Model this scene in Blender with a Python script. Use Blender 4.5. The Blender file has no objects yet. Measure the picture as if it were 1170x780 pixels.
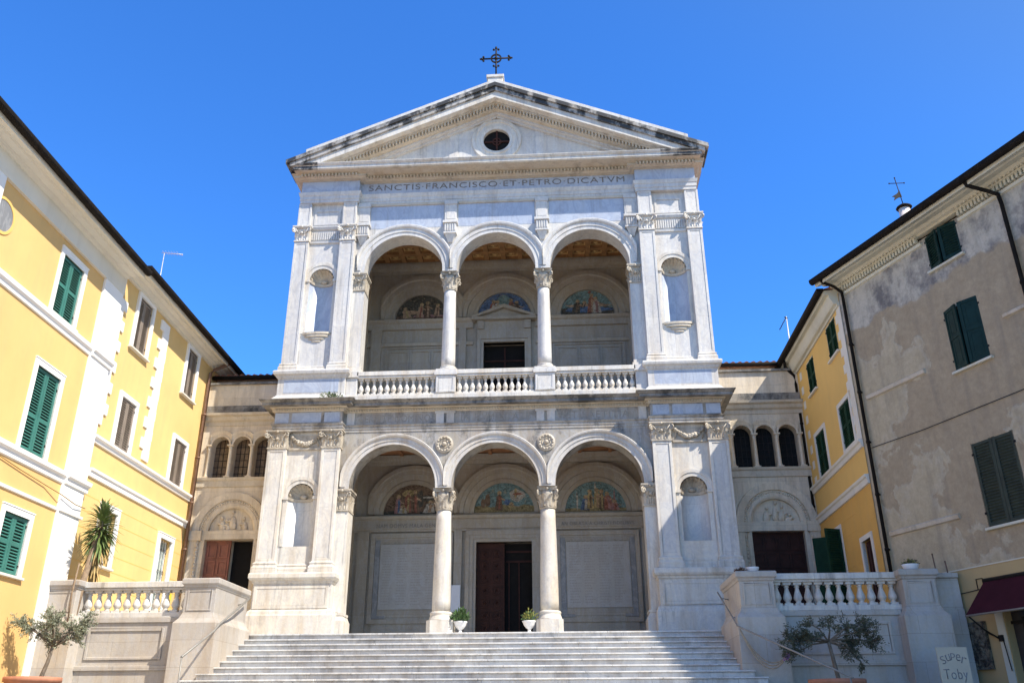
import bpy, bmesh, math, random
from mathutils import Vector, Matrix
random.seed(7)
PI = math.pi
R = math.radians
scene = bpy.context.scene
COL = scene.collection

# ------------------------------------------------------------------ camera
cam_d = bpy.data.cameras.new('camera'); cam = bpy.data.objects.new('camera', cam_d); COL.objects.link(cam)
cam_d.sensor_width = 36.0; cam_d.sensor_fit = 'HORIZONTAL'; cam_d.lens = 36 * 990.13 / 1170.0
cam_d.clip_start = 0.1; cam_d.clip_end = 6000
_p, _yw, _rl = R(23.7376), R(3.4537), R(-0.199)
_f0 = Vector((-math.sin(_yw), math.cos(_yw), 0)); _r0 = Vector((math.cos(_yw), math.sin(_yw), 0)); _z = Vector((0, 0, 1))
_fw = _f0 * math.cos(_p) + _z * math.sin(_p); _up = -_f0 * math.sin(_p) + _z * math.cos(_p)
_rr = _r0 * math.cos(_rl) + _up * math.sin(_rl); _uu = -_r0 * math.sin(_rl) + _up * math.cos(_rl)
cam.matrix_world = Matrix(((_rr.x, _uu.x, -_fw.x, 2.025), (_rr.y, _uu.y, -_fw.y, -25.0), (_rr.z, _uu.z, -_fw.z, 0.0), (0, 0, 0, 1)))
scene.camera = cam

# ------------------------------------------------------------------ sky, sun, exposure
SUN = Vector((0.745, -0.476, 1.0)).normalized()          # towards the sun
sun_el = math.asin(SUN.z); sun_az = math.atan2(SUN.x, SUN.y)
world = bpy.data.worlds.new('World'); scene.world = world; world.use_nodes = True
wn = world.node_tree; wn.nodes.clear()
sky = wn.nodes.new('ShaderNodeTexSky'); sky.sky_type = 'NISHITA'; sky.sun_disc = False
sky.sun_elevation = sun_el; sky.sun_rotation = sun_az; sky.altitude = 300; sky.air_density = 1.0; sky.dust_density = 0.15; sky.ozone_density = 2.5
hsv = wn.nodes.new('ShaderNodeHueSaturation'); hsv.inputs['Saturation'].default_value = 1.12; hsv.inputs['Value'].default_value = 1.0
bgn = wn.nodes.new('ShaderNodeBackground'); bgn.inputs['Strength'].default_value = 0.11
wo = wn.nodes.new('ShaderNodeOutputWorld')
tint = wn.nodes.new('ShaderNodeMix'); tint.data_type = 'RGBA'; tint.blend_type = 'MULTIPLY'; tint.inputs['Factor'].default_value = 1.0; tint.clamp_result = False
tint.inputs['B'].default_value = (0.49, 1.00, 1.58, 1)
wn.links.new(sky.outputs[0], hsv.inputs['Color']); wn.links.new(hsv.outputs[0], tint.inputs['A'])
# deep blue band a right angle away from the sun (natural sky polarisation), whiter towards and opposite the sun
tc = wn.nodes.new('ShaderNodeTexCoord'); dt = wn.nodes.new('ShaderNodeVectorMath'); dt.operation = 'DOT_PRODUCT'; dt.inputs[1].default_value = SUN
ab = wn.nodes.new('ShaderNodeMath'); ab.operation = 'ABSOLUTE'; mr = wn.nodes.new('ShaderNodeMapRange'); mr.interpolation_type = 'SMOOTHSTEP'
mr.inputs['From Min'].default_value = 0.25; mr.inputs['From Max'].default_value = 0.7; mr.inputs['To Min'].default_value = 1.0; mr.inputs['To Max'].default_value = 0.15
wn.links.new(tc.outputs['Generated'], dt.inputs[0]); wn.links.new(dt.outputs['Value'], ab.inputs[0]); wn.links.new(ab.outputs[0], mr.inputs[0]); wn.links.new(mr.outputs[0], tint.inputs['Factor']); wn.links.new(tint.outputs['Result'], bgn.inputs[0]); wn.links.new(bgn.outputs[0], wo.inputs[0])
sl = bpy.data.lights.new('sun', 'SUN'); sl.energy = 4.4; sl.angle = R(0.53); sl.color = (1.0, 0.925, 0.80)
so = bpy.data.objects.new('sun', sl); COL.objects.link(so); so.location = (30, -30, 50)
so.rotation_euler = SUN.to_track_quat('Z', 'Y').to_euler()
scene.view_settings.view_transform = 'Standard'; scene.view_settings.look = 'None'
scene.view_settings.exposure = 0.93; scene.view_settings.gamma = 1.0; scene.view_settings.use_curve_mapping = False
scene.render.engine = 'CYCLES'
scene.cycles.max_bounces = 8; scene.cycles.diffuse_bounces = 4

# ------------------------------------------------------------------ materials
MATS = {}
class NT:
    def __init__(s, name, rough=0.6):
        s.m = bpy.data.materials.new(name); s.m.use_nodes = True; s.t = s.m.node_tree; s.b = s.t.nodes['Principled BSDF']
        s.b.inputs['Roughness'].default_value = rough
        g = s.t.nodes.new('ShaderNodeNewGeometry'); s.pos = g.outputs['Position']
    def n(s, typ, **kw):
        nd = s.t.nodes.new(typ)
        for k, v in kw.items(): setattr(nd, k, v)
        return nd
    def l(s, a, b): s.t.links.new(a, b)
    def mapped(s, scale, off=(0, 0, 0)):
        mp = s.n('ShaderNodeMapping'); mp.inputs['Scale'].default_value = scale; mp.inputs['Location'].default_value = off
        s.l(s.pos, mp.inputs[0]); return mp.outputs[0]
    def noise(s, vec, scale, detail=4, rough=0.6, dist=0.0):
        nd = s.n('ShaderNodeTexNoise'); nd.inputs['Scale'].default_value = scale; nd.inputs['Detail'].default_value = detail
        nd.inputs['Roughness'].default_value = rough; nd.inputs['Distortion'].default_value = dist
        s.l(vec, nd.inputs['Vector']); return nd.outputs['Fac']
    def ramp(s, fac, stops):
        nd = s.n('ShaderNodeValToRGB'); e = nd.color_ramp.elements
        while len(e) < len(stops): e.new(0.5)
        for el, (p, c) in zip(e, stops):
            el.position = p; el.color = (c, c, c, 1) if isinstance(c, (int, float)) else (*c, 1)
        s.l(fac, nd.inputs[0]); return nd.outputs[0]
    def mix(s, fac, a, b, mode='MIX'):
        nd = s.n('ShaderNodeMix', data_type='RGBA', blend_type=mode)
        for sock, v in ((nd.inputs['Factor'], fac), (nd.inputs['A'], a), (nd.inputs['B'], b)):
            if isinstance(v, (int, float)): sock.default_value = v
            elif isinstance(v, tuple): sock.default_value = (*v, 1)
            else: s.l(v, sock)
        return nd.outputs['Result']
    def math(s, op, a, b=None):
        nd = s.n('ShaderNodeMath', operation=op)
        for sock, v in zip(nd.inputs, (a, b)):
            if v is None: continue
            if isinstance(v, (int, float)): sock.default_value = v
            else: s.l(v, sock)
        return nd.outputs[0]
    def bump(s, h, strength=0.3, dist=0.02):
        nd = s.n('ShaderNodeBump'); nd.inputs['Strength'].default_value = strength; nd.inputs['Distance'].default_value = dist
        s.l(h, nd.inputs['Height']); s.l(nd.outputs[0], s.b.inputs['Normal'])
    def out(s, col):
        if isinstance(col, tuple): s.b.inputs['Base Color'].default_value = (*col, 1)
        else: s.l(col, s.b.inputs['Base Color'])
        MATS[s.m.name] = s.m; return s.m

def marble(name, base, vein=(0.45, 0.46, 0.5), veinamt=0.35, stain=(0.42, 0.33, 0.22), stainamt=0.3, black=0.0, joints=None, rough=0.5, blackthr=0.58, jamt=0.75, drip=0.35, bumps=0.35):
    t = NT(name, rough)
    big = t.noise(t.mapped((1, 1, 1)), 0.55, 3)
    col = t.mix(t.ramp(big, [(0.35, 0.0), (0.7, 1.0)]), base, tuple(c * f for c, f in zip(base, (0.86, 0.88, 0.92))))
    vn = t.noise(t.mapped((1, 1, 0.55), (3, 1, 7)), 1.7, 7, 0.62, 1.8)
    vr = t.ramp(vn, [(0.44, 0.0), (0.495, 1.0), (0.51, 1.0), (0.57, 0.0)])
    col = t.mix(t.math('MULTIPLY', vr, veinamt), col, vein)
    st = t.noise(t.mapped((1.6, 1.6, 0.28), (11, 5, 2)), 1.5, 6, 0.65)
    sr = t.ramp(st, [(0.46, 0.0), (0.72, 1.0)])
    col = t.mix(t.math('MULTIPLY', sr, stainamt), col, stain)
    fine = t.noise(t.mapped((1, 1, 1)), 14, 4, 0.7)
    col = t.mix(0.16, col, t.ramp(fine, [(0.3, 0.25), (0.7, 1.0)]), 'MULTIPLY')
    if drip:
        ds_ = t.noise(t.mapped((5.5, 5.5, 0.16), (7, 3, 1)), 1.6, 5, 0.7); ms = t.noise(t.mapped((1, 1, 1), (9, 9, 9)), 0.8, 3)
        dr = t.math('MULTIPLY', t.ramp(ds_, [(0.52, 0.0), (0.66, 1.0)]), t.ramp(ms, [(0.42, 0.0), (0.6, 1.0)]))
        col = t.mix(t.math('MULTIPLY', dr, drip), col, (0.23, 0.21, 0.185))
    if black:
        bk = t.noise(t.mapped((1.1, 1.1, 0.8), (2, 9, 4)), 1.9 if black < 0.95 else 1.9, 7, 0.72 if black < 0.95 else 0.66)
        bw = 0.08 if black < 0.95 else 0.05; br = t.ramp(bk, [(blackthr - bw, 0.0), (blackthr + bw, 1.0)])
        col = t.mix(t.math('MULTIPLY', br, black), col, (0.035, 0.033, 0.03))
    h = fine
    if joints:
        w, hh = joints
        sx = t.n('ShaderNodeSeparateXYZ'); t.l(t.pos, sx.inputs[0]); cx = t.n('ShaderNodeCombineXYZ')
        t.l(t.math('ADD', sx.outputs[0], t.math('MULTIPLY', sx.outputs[1], 0.71)), cx.inputs[0]); t.l(sx.outputs[2], cx.inputs[1])
        bt = t.n('ShaderNodeTexBrick'); bt.inputs['Scale'].default_value = 1.0; bt.inputs['Brick Width'].default_value = w; bt.inputs['Row Height'].default_value = hh
        bt.inputs['Mortar Size'].default_value = 0.004; bt.inputs['Mortar Smooth'].default_value = 0.3
        bt.inputs['Color1'].default_value = (1, 1, 1, 1); bt.inputs['Color2'].default_value = (0.80, 0.80, 0.82, 1); bt.inputs['Mortar'].default_value = (0.50, 0.45, 0.39, 1)
        t.l(cx.outputs[0], bt.inputs['Vector'])
        col = t.mix(jamt, col, bt.outputs['Color'], 'MULTIPLY')
    t.bump(h, bumps, 0.012)
    return t.out(col)

marble('marble_white', (0.70, 0.67, 0.615), veinamt=0.4, stain=(0.46, 0.37, 0.27), stainamt=0.4, joints=(1.85, 1.45), jamt=0.6, black=0.2, blackthr=0.66, drip=0.5)
marble('marble_trim', (0.70, 0.655, 0.575), veinamt=0.35, stainamt=0.6, stain=(0.42, 0.31, 0.19), black=0.3, blackthr=0.64, drip=0.6)
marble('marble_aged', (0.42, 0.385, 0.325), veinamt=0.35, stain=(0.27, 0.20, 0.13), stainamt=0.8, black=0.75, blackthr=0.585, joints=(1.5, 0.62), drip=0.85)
marble('marble_arch', (0.62, 0.58, 0.52), veinamt=0.3, vein=(0.42, 0.44, 0.5), stain=(0.36, 0.27, 0.17), stainamt=0.65, black=0.25, blackthr=0.64)
marble('marble_cream', (0.60, 0.52, 0.40), veinamt=0.12, stain=(0.36, 0.25, 0.14), stainamt=0.5, black=0.45, blackthr=0.63)
marble('marble_blue', (0.46, 0.505, 0.585), vein=(0.32, 0.36, 0.46), veinamt=0.6, stainamt=0.12, rough=0.4)
marble('marble_crust', (0.50, 0.47, 0.42), veinamt=0.2, stainamt=0.5, black=0.98, blackthr=0.495, joints=(0.62, 0.2))
marble('marble_crust_black', (0.38, 0.36, 0.32), veinamt=0.2, stainamt=0.6, black=0.98, blackthr=0.455, joints=(0.5, 0.2))
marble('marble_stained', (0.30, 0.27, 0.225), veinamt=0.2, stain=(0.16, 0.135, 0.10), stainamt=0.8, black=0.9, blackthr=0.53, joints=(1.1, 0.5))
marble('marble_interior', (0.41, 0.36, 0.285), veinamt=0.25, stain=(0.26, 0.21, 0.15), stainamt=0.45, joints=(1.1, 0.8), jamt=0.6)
marble('marble_slab', (0.42, 0.40, 0.37), veinamt=0.35, stain=(0.34, 0.30, 0.24), stainamt=0.3)
marble('marble_grey', (0.22, 0.225, 0.235), veinamt=0.4, vein=(0.4, 0.4, 0.4), stainamt=0.1)
marble('marble_wing', (0.78, 0.66, 0.49), veinamt=0.15, stain=(0.32, 0.24, 0.15), stainamt=0.6, black=0.3, blackthr=0.64, joints=(0.9, 0.45), jamt=0.6)
marble('marble_step', (0.70, 0.68, 0.64), vein=(0.40, 0.41, 0.43), veinamt=0.3, stain=(0.38, 0.30, 0.21), stainamt=0.5, joints=(1.7, 5.0), black=0.4, blackthr=0.61, jamt=0.8, drip=0.5)
marble('marble_wall', (0.53, 0.475, 0.40), veinamt=0.25, stain=(0.38, 0.29, 0.20), stainamt=0.6, joints=(1.25, 0.55), black=0.15, blackthr=0.66)
marble('marble_carved', (0.50, 0.44, 0.35), veinamt=0.05, stain=(0.24, 0.17, 0.10), stainamt=0.75, black=0.5, blackthr=0.60)

def plaster(name, base, var=0.08, stain=(0.3, 0.25, 0.18), stainamt=0.15, rough=0.85):
    t = NT(name, rough)
    a = t.noise(t.mapped((1, 1, 1)), 0.7, 5, 0.6)
    col = t.mix(t.ramp(a, [(0.3, 0.0), (0.7, 1.0)]), tuple(c * (1 - var) for c in base), tuple(min(1, c * (1 + var)) for c in base))
    s = t.noise(t.mapped((2.2, 2.2, 0.25), (5, 2, 1)), 1.3, 6, 0.65)
    col = t.mix(t.math('MULTIPLY', t.ramp(s, [(0.5, 0.0), (0.75, 1.0)]), stainamt), col, stain)
    f = t.noise(t.mapped((1, 1, 1)), 30, 3)
    t.bump(f, 0.2, 0.006)
    return t.out(col)
plaster('plaster_yellow', (0.69, 0.43, 0.165), 0.07, stainamt=0.16)
plaster('plaster_pale_yellow', (0.70, 0.475, 0.19), 0.07, stainamt=0.16)
plaster('plaster_ochre', (0.72, 0.45, 0.13), 0.06, stainamt=0.08)
plaster('plaster_deep_ochre', (0.64, 0.36, 0.085), 0.08, stainamt=0.12)
plaster('plaster_white', (0.80, 0.78, 0.75), 0.03, stainamt=0.05)
plaster('plaster_cream', (0.68, 0.64, 0.55), 0.06, stainamt=0.14)
plaster('plaster_bone', (0.60, 0.57, 0.46), 0.08, stainamt=0.25)
plaster('plaster_shop', (0.46, 0.335, 0.16), 0.07, stainamt=0.2)

def grey_plaster():
    t = NT('plaster_patched', 0.9)
    w = t.n('ShaderNodeVectorMath', operation='ADD'); wn_ = t.n('ShaderNodeTexNoise'); wn_.inputs['Scale'].default_value = 1.2; wn_.inputs['Detail'].default_value = 5
    t.l(t.pos, wn_.inputs['Vector']); t.l(t.pos, w.inputs[0]); t.l(wn_.outputs['Color'], w.inputs[1])
    vec = w.outputs[0]
    a = t.n('ShaderNodeTexNoise'); a.inputs['Scale'].default_value = 0.33; a.inputs['Detail'].default_value = 6; a.inputs['Roughness'].default_value = 0.55; t.l(vec, a.inputs['Vector'])
    sq = t.n('ShaderNodeSeparateXYZ'); t.l(t.pos, sq.inputs[0])
    pf = t.math('SUBTRACT', t.math('SUBTRACT', a.outputs['Fac'], t.math('MULTIPLY', t.math('ADD', sq.outputs[1], 6.6), 0.045)), t.math('MULTIPLY', t.math('SUBTRACT', 6.5, sq.outputs[2]), 0.012))
    patch = t.ramp(pf, [(0.47, 0.0), (0.482, 1.0)])
    old = t.mix(t.ramp(t.noise(t.mapped((1, 1, 1)), 2.2, 6, 0.7), [(0.35, 0.0), (0.7, 1.0)]), (0.43, 0.35, 0.225), (0.51, 0.425, 0.285))
    new = t.mix(t.ramp(t.noise(t.mapped((1, 1, 1), (4, 4, 4)), 3.0, 6, 0.75), [(0.3, 0.0), (0.7, 1.0)]), (0.335, 0.26, 0.165), (0.43, 0.34, 0.22))
    col = t.mix(patch, old, new)
    edge = t.ramp(pf, [(0.45, 0.0), (0.465, 1.0), (0.47, 1.0), (0.482, 0.0)])
    col = t.mix(t.math('MULTIPLY', edge, 0.35), col, (0.50, 0.44, 0.34))
    sp = t.n('ShaderNodeSeparateXYZ'); t.l(t.pos, sp.inputs[0])
    top = t.ramp(t.math('ADD', t.math('MULTIPLY', t.math('SUBTRACT', sp.outputs[2], 8.6), 0.5), t.math('MULTIPLY', t.noise(t.mapped((1, 1, 1), (3, 3, 8)), 0.9, 6, 0.6), 0.5)), [(0.62, 0.0), (0.66, 1.0)])
    mold = t.ramp(t.noise(t.mapped((1, 1, 0.8), (8, 1, 3)), 1.1, 6, 0.7), [(0.44, 0.0), (0.6, 1.0)])
    pale = t.mix(mold, (0.52, 0.47, 0.375), (0.17, 0.155, 0.145))
    col = t.mix(top, col, pale)
    sp2 = t.ramp(t.noise(t.mapped((1, 1, 1), (3, 7, 2)), 9.0, 6, 0.8), [(0.36, 0.86), (0.64, 1.06)]); col = t.mix(1.0, col, sp2, 'MULTIPLY')
    st = t.ramp(t.noise(t.mapped((3, 3, 0.3)), 1.3, 5, 0.6), [(0.50, 0.0), (0.75, 1.0)])
    col = t.mix(t.math('MULTIPLY', st, 0.4), col, (0.16, 0.145, 0.125))
    t.bump(t.math('SUBTRACT', t.math('MULTIPLY', t.noise(t.mapped((1, 1, 1)), 12, 6, 0.7), 0.6), t.math('MULTIPLY', patch, 0.5)), 0.8, 0.03)
    return t.out(col)
grey_plaster()

def simple(name, base, rough=0.6, var=0.12, scale=6, metal=0.0, bump=0.0):
    t = NT(name, rough); t.b.inputs['Metallic'].default_value = metal
    n = t.noise(t.mapped((1, 1, 1)), scale, 5, 0.65)
    col = t.mix(t.ramp(n, [(0.3, 0.0), (0.7, 1.0)]), tuple(c * (1 - var) for c in base), tuple(min(1, c * (1 + var)) for c in base))
    if bump: t.bump(n, bump, 0.01)
    return t.out(col)
simple('shutter_green', (0.04, 0.165, 0.135), 0.5, 0.15, 3)
simple('shutter_gap_shade', (0.012, 0.03, 0.025), 0.8, 0.2)  # dark backing colour, paints the shade between the green slats
simple('shutter_teal', (0.010, 0.030, 0.026), 0.5, 0.25, 5)
simple('shutter_dark_green', (0.011, 0.04, 0.022), 0.75, 0.25, 5)
simple('shutter_brown', (0.22, 0.18, 0.145), 0.6, 0.2, 5)
simple('shutter_weathered', (0.027, 0.038, 0.026), 0.75, 0.35, 6)
simple('dark_void', (0.012, 0.011, 0.011), 0.8, 0.2)  # near-black colour painted behind openings in place of unlit interiors
simple('glass_dark', (0.02, 0.02, 0.025), 0.12, 0.2)
simple('lace_glass', (0.46, 0.55, 0.55), 0.25, 0.35, 22)
simple('lead_glass', (0.012, 0.012, 0.013), 0.7, 0.4, 20)
simple('stained_glass', (0.12, 0.075, 0.045), 0.3, 0.5, 9)
simple('iron_black', (0.02, 0.018, 0.017), 0.5, 0.3)
simple('gutter_dark', (0.014, 0.011, 0.009), 0.8, 0.3)
simple('copper_brown', (0.16, 0.085, 0.05), 0.5, 0.3)
simple('galvanised', (0.25, 0.235, 0.21), 0.5, 0.15, 8, 0.2)
simple('antenna_metal', (0.55, 0.55, 0.55), 0.4, 0.1, 8, 0.3)
simple('roof_tile', (0.33, 0.14, 0.085), 0.85, 0.35, 3, bump=0.4)
simple('wood_door', (0.20, 0.07, 0.045), 0.55, 0.3, 4)
simple('wood_door_dark', (0.045, 0.018, 0.014), 0.55, 0.35, 4)
simple('bronze_door', (0.05, 0.02, 0.014), 0.5, 0.35, 6)
simple('coffer_wood', (0.36, 0.19, 0.08), 0.7, 0.35, 3)
simple('coffer_gold', (0.62, 0.42, 0.19), 0.6, 0.3, 8)
simple('ceiling_paint', (0.36, 0.17, 0.08), 0.8, 0.35, 2.5)
simple('letter_ink', (0.19, 0.18, 0.175), 0.7, 0.2)
simple('letter_name', (0.31, 0.295, 0.275), 0.8, 0.15)
simple('letter_faint', (0.28, 0.26, 0.235), 0.8, 0.2)
simple('letter_sign', (0.20, 0.20, 0.21), 0.8, 0.3)
simple('terracotta', (0.40, 0.17, 0.10), 0.8, 0.2, 4, bump=0.2)
simple('soil', (0.06, 0.04, 0.028), 0.95, 0.3, 20, bump=0.6)
simple('bark_olive', (0.15, 0.12, 0.09), 0.9, 0.35, 14, bump=0.8)
simple('bark_yucca', (0.24, 0.17, 0.11), 0.9, 0.35, 14, bump=0.8)
simple('leaf_olive_pale', (0.24, 0.25, 0.17), 0.6, 0.4, 5)
simple('leaf_olive', (0.15, 0.165, 0.10), 0.6, 0.5, 5)
simple('leaf_olive_dark', (0.075, 0.085, 0.05), 0.6, 0.5, 5)
simple('leaf_yucca', (0.11, 0.155, 0.045), 0.5, 0.5, 4)
simple('leaf_dead', (0.36, 0.25, 0.10), 0.8, 0.3, 6)
simple('leaf_bush', (0.05, 0.10, 0.028), 0.6, 0.5, 9)
simple('leaf_yellowish', (0.22, 0.22, 0.05), 0.6, 0.5, 9)
simple('leaf_rust', (0.11, 0.055, 0.03), 0.8, 0.4, 9)
simple('flower_violet', (0.30, 0.18, 0.36), 0.7, 0.3, 20)
simple('bowl_white', (0.78, 0.78, 0.78), 0.4, 0.03)
simple('awning_cloth', (0.052, 0.010, 0.016), 0.9, 0.15, 3)
simple('sign_paper', (0.50, 0.455, 0.35), 0.8, 0.05, 3)
simple('notice_paper', (0.66, 0.69, 0.76), 0.7, 0.03)
simple('rope', (0.33, 0.27, 0.19), 0.9, 0.2, 20)
def fresco(name, base):
    t = NT(name, 0.85)
    n1 = t.noise(t.mapped((1, 1, 1)), 7.0, 5, 0.75, 1.5); n2 = t.noise(t.mapped((1, 1, 1), (5, 3, 9)), 16.0, 4, 0.7, 0.8)
    dark = tuple(c * 0.25 for c in base); pale = tuple(min(1, c * 1.15 + 0.05) for c in base)
    col = t.mix(t.ramp(n1, [(0.34, 0.0), (0.62, 1.0)]), dark, pale)
    col = t.mix(t.ramp(n2, [(0.54, 0.0), (0.66, 0.65)]), col, (0.16, 0.115, 0.075))
    n3 = t.noise(t.mapped((1, 1, 1), (1, 8, 2)), 11.0, 3, 0.6, 0.5)
    col = t.mix(t.ramp(n3, [(0.60, 0.0), (0.68, 0.5)]), col, (0.36, 0.27, 0.18))
    return t.out(col)
for nm, c in (('sky', (0.13, 0.24, 0.26)), ('dark', (0.04, 0.04, 0.032)), ('earth', (0.24, 0.20, 0.09)), ('red', (0.27, 0.085, 0.055)), ('blue', (0.055, 0.12, 0.26)), ('brown', (0.12, 0.07, 0.04)), ('flesh', (0.38, 0.25, 0.16)), ('gold', (0.36, 0.28, 0.12)), ('white', (0.42, 0.40, 0.36)), ('rose', (0.30, 0.15, 0.15))): fresco('fresco_' + nm, c)
simple('dish_grey', (0.62, 0.58, 0.56), 0.5, 0.1, 5)
simple('plaster_tower', (0.70, 0.60, 0.53), 0.8, 0.15, 3)
simple('cable_brown', (0.30, 0.19, 0.07), 0.8, 0.2)
simple('shop_dark', (0.03, 0.03, 0.035), 0.4, 0.3)
simple('white_card', (0.80, 0.80, 0.80), 0.5, 0.03)
simple('brass_yellow', (0.75, 0.58, 0.05), 0.5, 0.1)
for nm in ('gutter_dark', 'iron_black', 'dark_void', 'shutter_dark_green', 'shutter_teal', 'wood_door_dark', 'bronze_door', 'awning_cloth', 'shutter_gap_shade', 'lead_glass'): MATS[nm].node_tree.nodes['Principled BSDF'].inputs['Specular IOR Level'].default_value = 0.12
def plaque_mat():
    t = NT('relief_dark', 0.8)
    v = t.n('ShaderNodeTexVoronoi'); v.inputs['Scale'].default_value = 6.5; t.l(t.pos, v.inputs['Vector'])
    n = t.noise(t.mapped((1, 1, 1)), 7, 5, 0.7)
    t.bump(n, 1.0, 0.05)
    return t.out(t.mix(t.ramp(n, [(0.42, 0.0), (0.6, 1.0)]), (0.03, 0.026, 0.022), (0.20, 0.175, 0.125)))
plaque_mat()
def paving():
    t = NT('paving_stone', 0.85)
    bt = t.n('ShaderNodeTexBrick'); bt.inputs['Scale'].default_value = 1.0; bt.inputs['Brick Width'].default_value = 0.8; bt.inputs['Row Height'].default_value = 0.45
    bt.inputs['Mortar Size'].default_value = 0.008; bt.inputs['Color1'].default_value = (0.34, 0.33, 0.31, 1); bt.inputs['Color2'].default_value = (0.27, 0.26, 0.25, 1); bt.inputs['Mortar'].default_value = (0.12, 0.115, 0.11, 1)
    t.l(t.pos, bt.inputs['Vector'])
    n = t.noise(t.mapped((1, 1, 1)), 2.0, 6, 0.7)
    return t.out(t.mix(0.4, bt.outputs['Color'], t.ramp(n, [(0.3, 0.5), (0.7, 1.0)]), 'MULTIPLY'))
paving()

# ------------------------------------------------------------------ mesh builder
class MB:
    def __init__(s): s.v = []; s.f = []; s.m = []; s.s = []
    def add(s, vs, fs, m=0, smooth=False):
        o = len(s.v); s.v += [tuple(v) for v in vs]
        for f in fs: s.f.append([i + o for i in f]); s.m.append(m); s.s.append(smooth)
    def box(s, x0, x1, y0, y1, z0, z1, m=0):
        if x0 > x1: x0, x1 = x1, x0
        if y0 > y1: y0, y1 = y1, y0
        if z0 > z1: z0, z1 = z1, z0
        v = [(x, y, z) for z in (z0, z1) for y in (y0, y1) for x in (x0, x1)]
        s.add(v, [(0, 2, 3, 1), (4, 5, 7, 6), (0, 1, 5, 4), (2, 6, 7, 3), (0, 4, 6, 2), (1, 3, 7, 5)], m)
    def hexa(s, bot, top, m=0):            # bot, top: (x0,x1,y0,y1,z)
        v = []
        for (x0, x1, y0, y1, z) in (bot, top): v += [(x0, y0, z), (x1, y0, z), (x0, y1, z), (x1, y1, z)]
        s.add(v, [(0, 2, 3, 1), (4, 5, 7, 6), (0, 1, 5, 4), (2, 6, 7, 3), (0, 4, 6, 2), (1, 3, 7, 5)], m)
    def prism(s, pts, y0, y1, m=0, smooth=False):      # polygon in XZ, extruded along y
        n = len(pts); v = [(x, y0, z) for x, z in pts] + [(x, y1, z) for x, z in pts]
        s.add(v, [tuple(range(n)), tuple(range(2 * n - 1, n - 1, -1))], m)
        s.add(v, [(i, i + n, (i + 1) % n + n, (i + 1) % n) for i in range(n)], m, smooth)
    def prism_xy(s, pts, z0, z1, m=0):
        n = len(pts); v = [(x, y, z0) for x, y in pts] + [(x, y, z1) for x, y in pts]
        s.add(v, [tuple(range(n)), tuple(range(2 * n - 1, n - 1, -1))] + [(i, i + n, (i + 1) % n + n, (i + 1) % n) for i in range(n)], m)
    def sweep(s, path, prof, m=0, closed=False):       # plan path, outward = right side of travel; prof = (out, z)
        n = len(path); offs = []
        for i in range(n):
            p = Vector(path[i]); d1 = d2 = None
            if i > 0 or closed: d1 = (p - Vector(path[i - 1])).normalized()
            if i < n - 1 or closed: d2 = (Vector(path[(i + 1) % n]) - p).normalized()
            d1 = d1 or d2; d2 = d2 or d1
            n1 = Vector((d1.y, -d1.x)); n2 = Vector((d2.y, -d2.x)); b = n1 + n2
            offs.append(b / max(0.15, b.dot(n1)))
        k = len(prof); v = []
        for i in range(n):
            for (o, z) in prof: q = Vector(path[i]) + offs[i] * o; v.append((q.x, q.y, z))
        f = []
        for i in range(n if closed else n - 1):
            for j in range(k - 1):
                a = i * k + j; b = ((i + 1) % n) * k + j; f.append((a, b, b + 1, a + 1))
        if not closed: f += [tuple(range(k)), tuple(range((n - 1) * k, n * k))]
        s.add(v, f, m)
    def ring(s, cx, cz, prof, a0=0.0, a1=PI, n=40, xlo=-1e9, xhi=1e9, m=0, closed=False, smooth=False):   # prof = (radius, y)
        k = len(prof); v = []
        for i in range(n + (0 if closed else 1)):
            a = a0 + (a1 - a0) * i / n
            for (r, y) in prof: v.append((min(xhi, max(xlo, cx + r * math.cos(a))), y, cz + r * math.sin(a)))
        f = []; cnt = n
        tot = n if closed else n + 1
        for i in range(cnt):
            for j in range(k - 1):
                a = i * k + j; b = ((i + 1) % tot) * k + j; f.append((a, b, b + 1, a + 1))
        s.add(v, f, m, smooth)
    def lathe(s, cx, cy, prof, n=20, m=0, smooth=True, sx=1, sy=1, z0=0, cap=True):
        k = len(prof); v = []
        for i in range(n):
            a = 2 * PI * (i + 0.5) / n
            for (r, z) in prof: v.append((cx + r * math.cos(a) * sx, cy + r * math.sin(a) * sy, z0 + z))
        f = []
        for i in range(n):
            for j in range(k - 1):
                a = i * k + j; b = ((i + 1) % n) * k + j; f.append((a, b, b + 1, a + 1))
        s.add(v, f, m, smooth)
        if cap: s.add(v, [tuple(i * k for i in range(n)), tuple(i * k + k - 1 for i in range(n))], m)
    def tube(s, pts, r, n=8, m=0, r1=None):
        pts = [Vector(p) for p in pts]; N = len(pts); v = []
        up = Vector((0, 0, 1))
        for i, p in enumerate(pts):
            d = (pts[min(i + 1, N - 1)] - pts[max(i - 1, 0)]).normalized()
            u = d.cross(up if abs(d.z) < 0.95 else Vector((1, 0, 0))).normalized(); w = u.cross(d)
            rr = r if r1 is None else r + (r1 - r) * i / (N - 1)
            for j in range(n): a = 2 * PI * j / n; v.append(p + u * rr * math.cos(a) + w * rr * math.sin(a))
        f = [(i * n + j, i * n + (j + 1) % n, (i + 1) * n + (j + 1) % n, (i + 1) * n + j) for i in range(N - 1) for j in range(n)]
        s.add(v, f, m, True); s.add(v, [tuple(range(n)), tuple(range((N - 1) * n, N * n))], m)
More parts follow.
